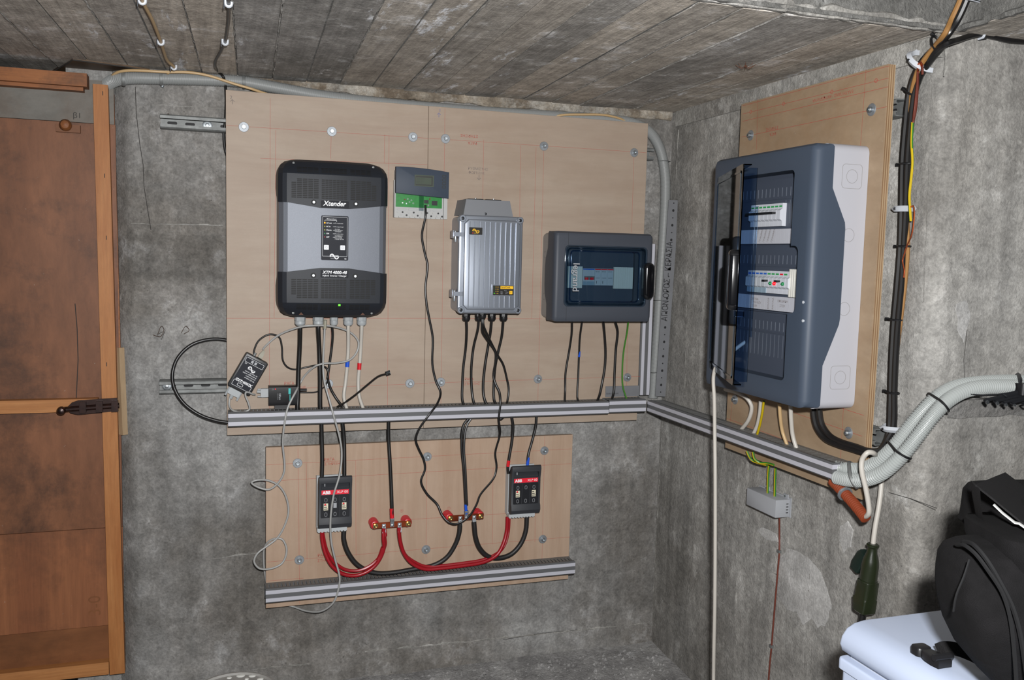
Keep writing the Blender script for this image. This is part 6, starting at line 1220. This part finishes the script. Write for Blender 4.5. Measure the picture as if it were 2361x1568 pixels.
for uu in (u0_+0.03, u1_-0.025): q = part('lug', MB(fQ).box(uu, uu+0.02, zt_, zt_+0.012, 0.004, 0.008), 'jbox_grey', jb); part('screw', MB(fQ).lathe([(0.0035, 0.008), (0.0035, 0.011)], uu+0.01, zt_+0.006, 8), 'zinc_bright', q)
for nme, pts in (('left yellow-green earth wire looping under the right duct', ((1722, 1040, 0.03), (1727, 1052, 0.025), (1735, 1062, 0.016), (1750, 1068, 0.008), (1768, 1072, 0.004))), ('right yellow-green earth wire looping under the right duct', ((1736, 1042, 0.035), (1740, 1058, 0.03), (1752, 1067, 0.018), (1768, 1068, 0.008), (1784, 1072, 0.004)))):
    solo('earth_wire', earth_tube([pr(*q) for q in pts], 0.0034), ('cable_yellow', 'cable_green'), nme, 'cable')
for nme, pts in (('left earth wire entering the top of the grey terminal box', ((1773, 1072, 0.035), (1771, 1100, 0.03), (1770, 1142, 0.026))), ('right earth wire entering the top of the grey terminal box', ((1788, 1080, 0.035), (1787, 1110, 0.03), (1786, 1155, 0.026)))):
    solo('earth_wire', earth_tube([rc(*q) for q in pts], 0.0034), ('cable_yellow', 'cable_green'), nme, 'cable')
bw = cable('cable', 'thin brown wire running down the wall from the grey terminal box', [rc(1797, 1190, 0.02), rc(1797, 1225, 0.006), rc(1797, 1271, 0.005), rc(1793, 1320, 0.005), rc(1788, 1380, 0.005), rc(1783, 1440, 0.005), rc(1779, 1490, 0.005), rc(1775, 1530, 0.005), rc(1770, 1600, 0.005), rc(1765, 1680, 0.006), Vector((XW-0.008, rc(1765, 1680, 0.006).y-0.01, 0.02))], 0.0026, 'cable_brown')
for a, b in ((1797, 1271), (1779, 1490)): p = rc(a, b, 0.004); part('staple', MB(fW).box(p.x-0.005, p.x+0.003, p.y-0.006, p.y+0.006, p.z-0.004, p.z+0.004), 'zinc_dull', bw)
cable('cable', 'white cable hanging from behind the smoked door straight to the floor', [pr(1722, 786, 0.105), pr(1705, 798, 0.125), pr(1675, 822, 0.165), pr(1652, 845, 0.19), pr(1645, 870, 0.19), pr(1647, 920, 0.185), pr(1648, 1000, 0.18), pr(1649, 1100, 0.18), pr(1649, 1250, 0.175), pr(1648, 1400, 0.17), pr(1646, 1500, 0.16), pr(1645, 1590, 0.15), Vector((pr(1645, 1590, 0.15).x-0.05, pr(1645, 1590, 0.15).y-0.1, 0.012))], 0.0052, 'cable_white')
# hex key set lying on the conduit
hk = thing('hex_key_set', 'fanned set of black hex keys lying below the conduit at the right edge', 'hex key set', rn(2361, 905, 0.09))
hs = [(2268, 924, 2400, 893), (2290, 926, 2400, 900), (2309, 929, 2400, 906), (2328, 930, 2400, 912), (2352, 931, 2405, 916), (2308, 910, 2400, 890)]
for k, (a, b, c, d) in enumerate(hs):
    p, q = rn(a, b, 0.088), rn(c, d, 0.088); t_ = (q-p).normalized()
    part('hex_key', MB(fW).tube([p+Vector((0, -0.010-0.001*k, -0.002)), p+t_*0.004, p+t_*0.012, q], 0.0042-0.0004*k, 6), 'steel_dark', hk)
    part('tip', MB(fW).tube([p+Vector((0, -0.012-0.001*k, -0.002)), p+Vector((0, -0.009-0.001*k, -0.002))], 0.0046-0.0004*k, 6), 'zinc_bright', hk) if k < 5 else None
part('holder', MB(fW).prism(rrect(rn(2347, 895, 0.09).x, rn(2347, 895, 0.09).x+0.09, YR-0.105, YR-0.075, 0.008, 3), rn(2347, 910, 0.09).z, rn(2347, 888, 0.09).z+0.004), 'plastic_black', hk)
p = rn(2223, 908, 0.07); part('thin_key', MB(fW).tube(smooth([rn(2223, 907, 0.08), rn(2250, 910, 0.085), rn(2285, 911, 0.088), rn(2330, 905, 0.088)], 5), 0.0016, 6), 'steel_dark', hk)

# ================================================================ CHEST FREEZER, BAG, BUCKET
FZ = 0.868; fcn = BZ(1985, 1428, FZ); FY = fcn.y; FX = BZ(1953, 1470, FZ-0.02).x-0.002
fz = thing('chest_freezer', 'white chest freezer with rounded lid at the right foreground', 'freezer', (FX+0.3, FY-0.55, 0))
prof = [(FX+0.012, FZ-0.052), (FX+0.003, FZ-0.046), (FX, FZ-0.036), (FX+0.003, FZ-0.022), (FX+0.012, FZ-0.010), (FX+0.026, FZ-0.003), (FX+0.045, FZ), (FX+0.62, FZ), (FX+0.63, FZ-0.004), (FX+0.63, FZ-0.052)]
lidm = MB(fW); rings = []
for ins, yy in ((0.006, FY), (0.0015, FY-0.0015), (0.0, FY-0.006), (0.0, FY-1.1)):
    rings.append([(x+(ins if x < FX+0.05 else 0), yy, z-(ins if z > FZ-0.03 else 0)) for x, z in prof])
part('lid', lidm.loft(rings), 'freezer_white', fz, 'glossy white lid with rounded front', ang=50)
part('lid_seal', MB(fW).box(FX+0.016, FX+0.60, FY-1.09, FY-0.012, FZ-0.058, FZ-0.052), 'freezer_seal', fz)
part('cabinet', MB(lambda x, y, z: Vector((x, y, z))).prism(rrect(FX+0.002, FX+0.62, FY-1.095, FY-0.004, 0.012, 4), 0.0, FZ-0.076), 'freezer_white', fz)
part('cabinet_rim', MB(fW).prism(rrect(FX-0.003, FX+0.625, FY-1.098, FY+0.001, 0.012, 4), FZ-0.075, FZ-0.058, r=0.003, n=2), 'freezer_white', fz)
# bag: pocket, body, flap and handle of black nylon
def blob(c, rx, ry, rz, e1, e2, rot, nu=28, nv=18, dent=0.0, seed=0.0):
    mb = MB(fW); cr, sr = math.cos(rot), math.sin(rot); rings = []
    def pw(t, e): return math.copysign(abs(t)**e, t)
    for i in range(nv+1):
        a = -math.pi/2+math.pi*i/nv; ring = []
        for j in range(nu):
            b = 2*math.pi*j/nu; ca = pw(math.cos(a), e1)
            x, y, z = rx*ca*pw(math.cos(b), e2), ry*ca*pw(math.sin(b), e2), rz*pw(math.sin(a), e1)
            k = 1+dent*mnoise.noise(Vector((x*14+seed, y*14, z*12))); x *= k; y *= k
            ring.append((c[0]+x*cr-y*sr, c[1]+x*sr+y*cr, c[2]+z))
        rings.append(ring)
    return mb.loft(rings)
def along(px_, py_, d): v = ray(px_, py_); return CAMP+v*d      # d = distance along the view axis
bg = thing('camera_bag', 'black nylon shoulder bag standing on the white freezer', 'bag', (1.10, 0.86, FZ))
RH = Vector((RT.x, RT.y, 0)).normalized(); DH = Vector((FWD.x, FWD.y, 0)).normalized()
def bagpart(name, rows, dist, wide, label, seed, e=0.5, puff=0.012, mat='bag_black'):
    # rows: (px, py of the left outline, half depth); the ring at each height is a soft rectangle reaching to the right
    rings = []; nu = 40
    rows2 = []
    for (a, b) in zip(rows, rows[1:]):
        for k in range(4): t = k/4; rows2.append(tuple(x+(y-x)*t for x, y in zip(a, b)))
    rows2.append(rows[-1])
    for i, (px_, py_, hd_) in enumerate(rows2):
        p = along(px_, py_, dist); ring = []
        wd_ = wide*(0.80+0.20*min(1, hd_/0.07)); c = p+RH*(wd_/2)
        for j in range(nu):
            b = 2*math.pi*j/nu; pw = lambda t, q: math.copysign(abs(t)**q, t)
            u, d_ = wd_/2*pw(math.cos(b), e), hd_*pw(math.sin(b), e*1.25)
            q = c+RH*u+DH*d_; k_ = puff*mnoise.noise(Vector((q.x*9+seed, q.y*9, q.z*9)))
            q = q+DH*(k_*abs(math.sin(b)))
            ring.append((q.x, q.y, max(q.z, FZ+0.001)))
        rings.append(ring)
    return part(name, MB(fW).loft(rings), mat, bg, label, ang=70)
bagpart('front_pocket', [(2240, 1246, 0.02), (2212, 1251, 0.040), (2192, 1264, 0.055), (2181, 1284, 0.058), (2178, 1320, 0.060), (2180, 1360, 0.062), (2187, 1400, 0.062), (2202, 1450, 0.062), (2226, 1500, 0.06), (2272, 1555, 0.056), (2330, 1612, 0.05)], 1.17, 0.20, 'bulging front pocket', 1.0, e=0.42, puff=0.03)
bagpart('body', [(2262, 1215, 0.075), (2262, 1228, 0.080), (2264, 1250, 0.082), (2274, 1280, 0.083), (2294, 1320, 0.084), (2316, 1370, 0.084), (2334, 1430, 0.084), (2346, 1500, 0.082), (2356, 1600, 0.08)], 1.185, 0.24, 'main compartment', 4.0, e=0.36)
bagpart('top_flap', [(2276, 1128, 0.06), (2266, 1136, 0.08), (2260, 1152, 0.09), (2258, 1190, 0.095), (2256, 1215, 0.098), (2252, 1222, 0.099), (2258, 1230, 0.09)], 1.285, 0.27, 'padded top flap', 7.0, e=0.34)
def seamline(name, pts, r, mat='bag_piping'): return part(name, MB(fW).tube(smooth([along(*q) for q in pts], 6), r, 6), mat, bg)
seamline('piping', [(2252, 1222, 1.25), (2264, 1248, 1.20), (2290, 1268, 1.187), (2330, 1292, 1.18), (2380, 1322, 1.175), (2440, 1350, 1.17)], 0.0032)
seamline('zip', [(2205, 1256, 1.145), (2225, 1258, 1.12), (2250, 1278, 1.105), (2280, 1318, 1.095), (2310, 1365, 1.09), (2328, 1420, 1.088), (2338, 1500, 1.088), (2345, 1600, 1.09)], 0.0026)
seamline('zip', [(2222, 1249, 1.145), (2245, 1256, 1.12), (2275, 1290, 1.102), (2308, 1345, 1.094), (2335, 1400, 1.09), (2352, 1460, 1.088), (2368, 1560, 1.088)], 0.0030)
seamline('seam', [(2235, 1290, 1.10), (2222, 1330, 1.098), (2205, 1372, 1.10), (2198, 1410, 1.105)], 0.0014)
def band(name, near, wv, th, label):
    mb = MB(fW); idx = []
    for p in smooth(near, 5):
        idx.append([len(mb.v)+k for k in range(4)]); n_ = Vector((0, 0, th)); mb.v += [p, p+wv, p+wv-n_, p-n_]
    for a_, b_ in zip(idx, idx[1:]):
        for k in range(4): mb.F(a_[k], a_[(k+1) % 4], b_[(k+1) % 4], b_[k])
    mb.F(*idx[0]); mb.F(*idx[-1]); return part(name, mb, 'bag_strap', bg, label)
w_ = along(2317, 1088, 1.30)-along(2248, 1116, 1.205)
band('handle', [along(2249, 1117, 1.205), along(2285, 1145, 1.19), along(2330, 1182, 1.175), along(2400, 1238, 1.16)], w_, 0.003, 'broad black webbing handle')
part('handle_side', MB(fW).tube([along(2249, 1118, 1.208), along(2251, 1150, 1.215), along(2257, 1185, 1.225), along(2262, 1215, 1.235)], 0.013, 4, flat=0.12, ref=(RH.x, RH.y, 0)), 'bag_strap', bg)
part('reflective_tape', MB(fW).tube([along(2291, 1163, 1.172), along(2312, 1183, 1.166), along(2340, 1205, 1.16), along(2350, 1207, 1.158), (along(2380, 1228, 1.15))], 0.0036, 6, flat=0.45), 'cable_grey', bg, 'white reflective piping')
st = [BZ(2300, 1532, FZ+0.012), BZ(2270, 1525, FZ+0.014), BZ(2235, 1508, FZ+0.018), BZ(2205, 1497, FZ+0.024), BZ(2180, 1494, FZ+0.022), BZ(2162, 1500, FZ+0.014)]
part('strap', MB(fW).tube(smooth(st, 6), 0.0115, 6, flat=0.14, ref=(-0.25, -0.75, 0.6)), 'bag_strap', bg, 'loose black strap')
k0_, k1_ = BZ(2112, 1488, FZ+0.010), BZ(2180, 1528, FZ+0.010); dk = (k1_-k0_).normalized(); sk = dk.cross(Vector((0, 0, 1))).normalized(); lk = (k1_-k0_).length
def fK(a, b, c): return k0_+dk*a+sk*b+Vector((0, 0, c-0.010))
bu = part('buckle', MB(fK).prism(rrect(0.0, lk*0.36, -0.013, 0.013, 0.006, 3), 0.002, 0.015, r=0.004, n=2), 'plastic_black', bg, 'black side-release buckle')
part('buckle_body', MB(fK).prism([(lk*0.34, -0.009), (lk*0.55, -0.013), (lk*0.78, -0.014), (lk, -0.012), (lk, 0.012), (lk*0.78, 0.014), (lk*0.55, 0.013), (lk*0.34, 0.009)], 0.002, 0.014, r=0.003, n=2), 'plastic_black', bu)
part('buckle_bar', MB(fK).tube([fK(lk*0.9, -0.016, 0.016), fK(lk*0.9, 0.016, 0.016)], 0.0055, 8), 'plastic_black', bu)
# bucket standing by the back wall
bc = Vector((0.052, 2.372, 0)); bkt = thing('bucket', 'grey lidded bucket splashed with white at the bottom edge by the back wall', 'bucket', bc)
part('pail', MB(fW).lathe([(0.092, 0.002), (0.096, 0.01), (0.110, 0.27), (0.110, 0.285)], bc.x, bc.y, 32), 'bucket', bkt)
ldb = part('lid', MB(fW).lathe([(0.116, 0.270), (0.118, 0.276), (0.118, 0.292), (0.113, 0.298), (0.106, 0.299), (0.102, 0.294), (0.02, 0.294)], bc.x, bc.y, 36), 'bucket', bkt)
for k, (dx, dy, r) in enumerate(((0.02, 0.095, 0.012), (0.05, 0.085, 0.010), (-0.01, 0.09, 0.007), (0.07, 0.06, 0.009), (0.035, 0.07, 0.006))):
    part('splash', MB(fW).lathe([(r, 0.2942), (r*0.8, 0.2955), (r*0.2, 0.296)], bc.x+dx, bc.y+dy, 9), 'splash', ldb)
# white flex on the floor by the door
cable('cable', 'short end of white flex at the foot of the door', [BZ(248, 1558, 0.02), BZ(262, 1575, 0.012), BZ(285, 1600, 0.010)], 0.004, 'cable_white')
# crumbs of concrete on the floor in the corner
cm = MB(fW)
for k in range(420):
    x = random.uniform(0.55, 1.53); y = 2.86-abs(random.gauss(0, 0.16)); r = random.uniform(0.003, 0.010); z = 0.05*max(0, y-2.3)+r*0.3
    i = [cm.P(x+dx*r*random.uniform(.6, 1.2), y+dy*r*random.uniform(.6, 1.2), z+dz*r*random.uniform(.5, 1)) for dx, dy, dz in ((1, 0, 0), (-1, 0, 0), (0, 1, 0), (0, -1, 0), (0, 0, 1), (0, 0, -1))]
    for f in ((0, 2, 4), (2, 1, 4), (1, 3, 4), (3, 0, 4), (2, 0, 5), (1, 2, 5), (3, 1, 5), (0, 3, 5)): cm.F(*[i[j] for j in f])
solo('rubble', cm, 'floor_dirt', 'loose concrete crumbs strewn on the floor in the corner', 'rubble', kind='stuff', ang=10)
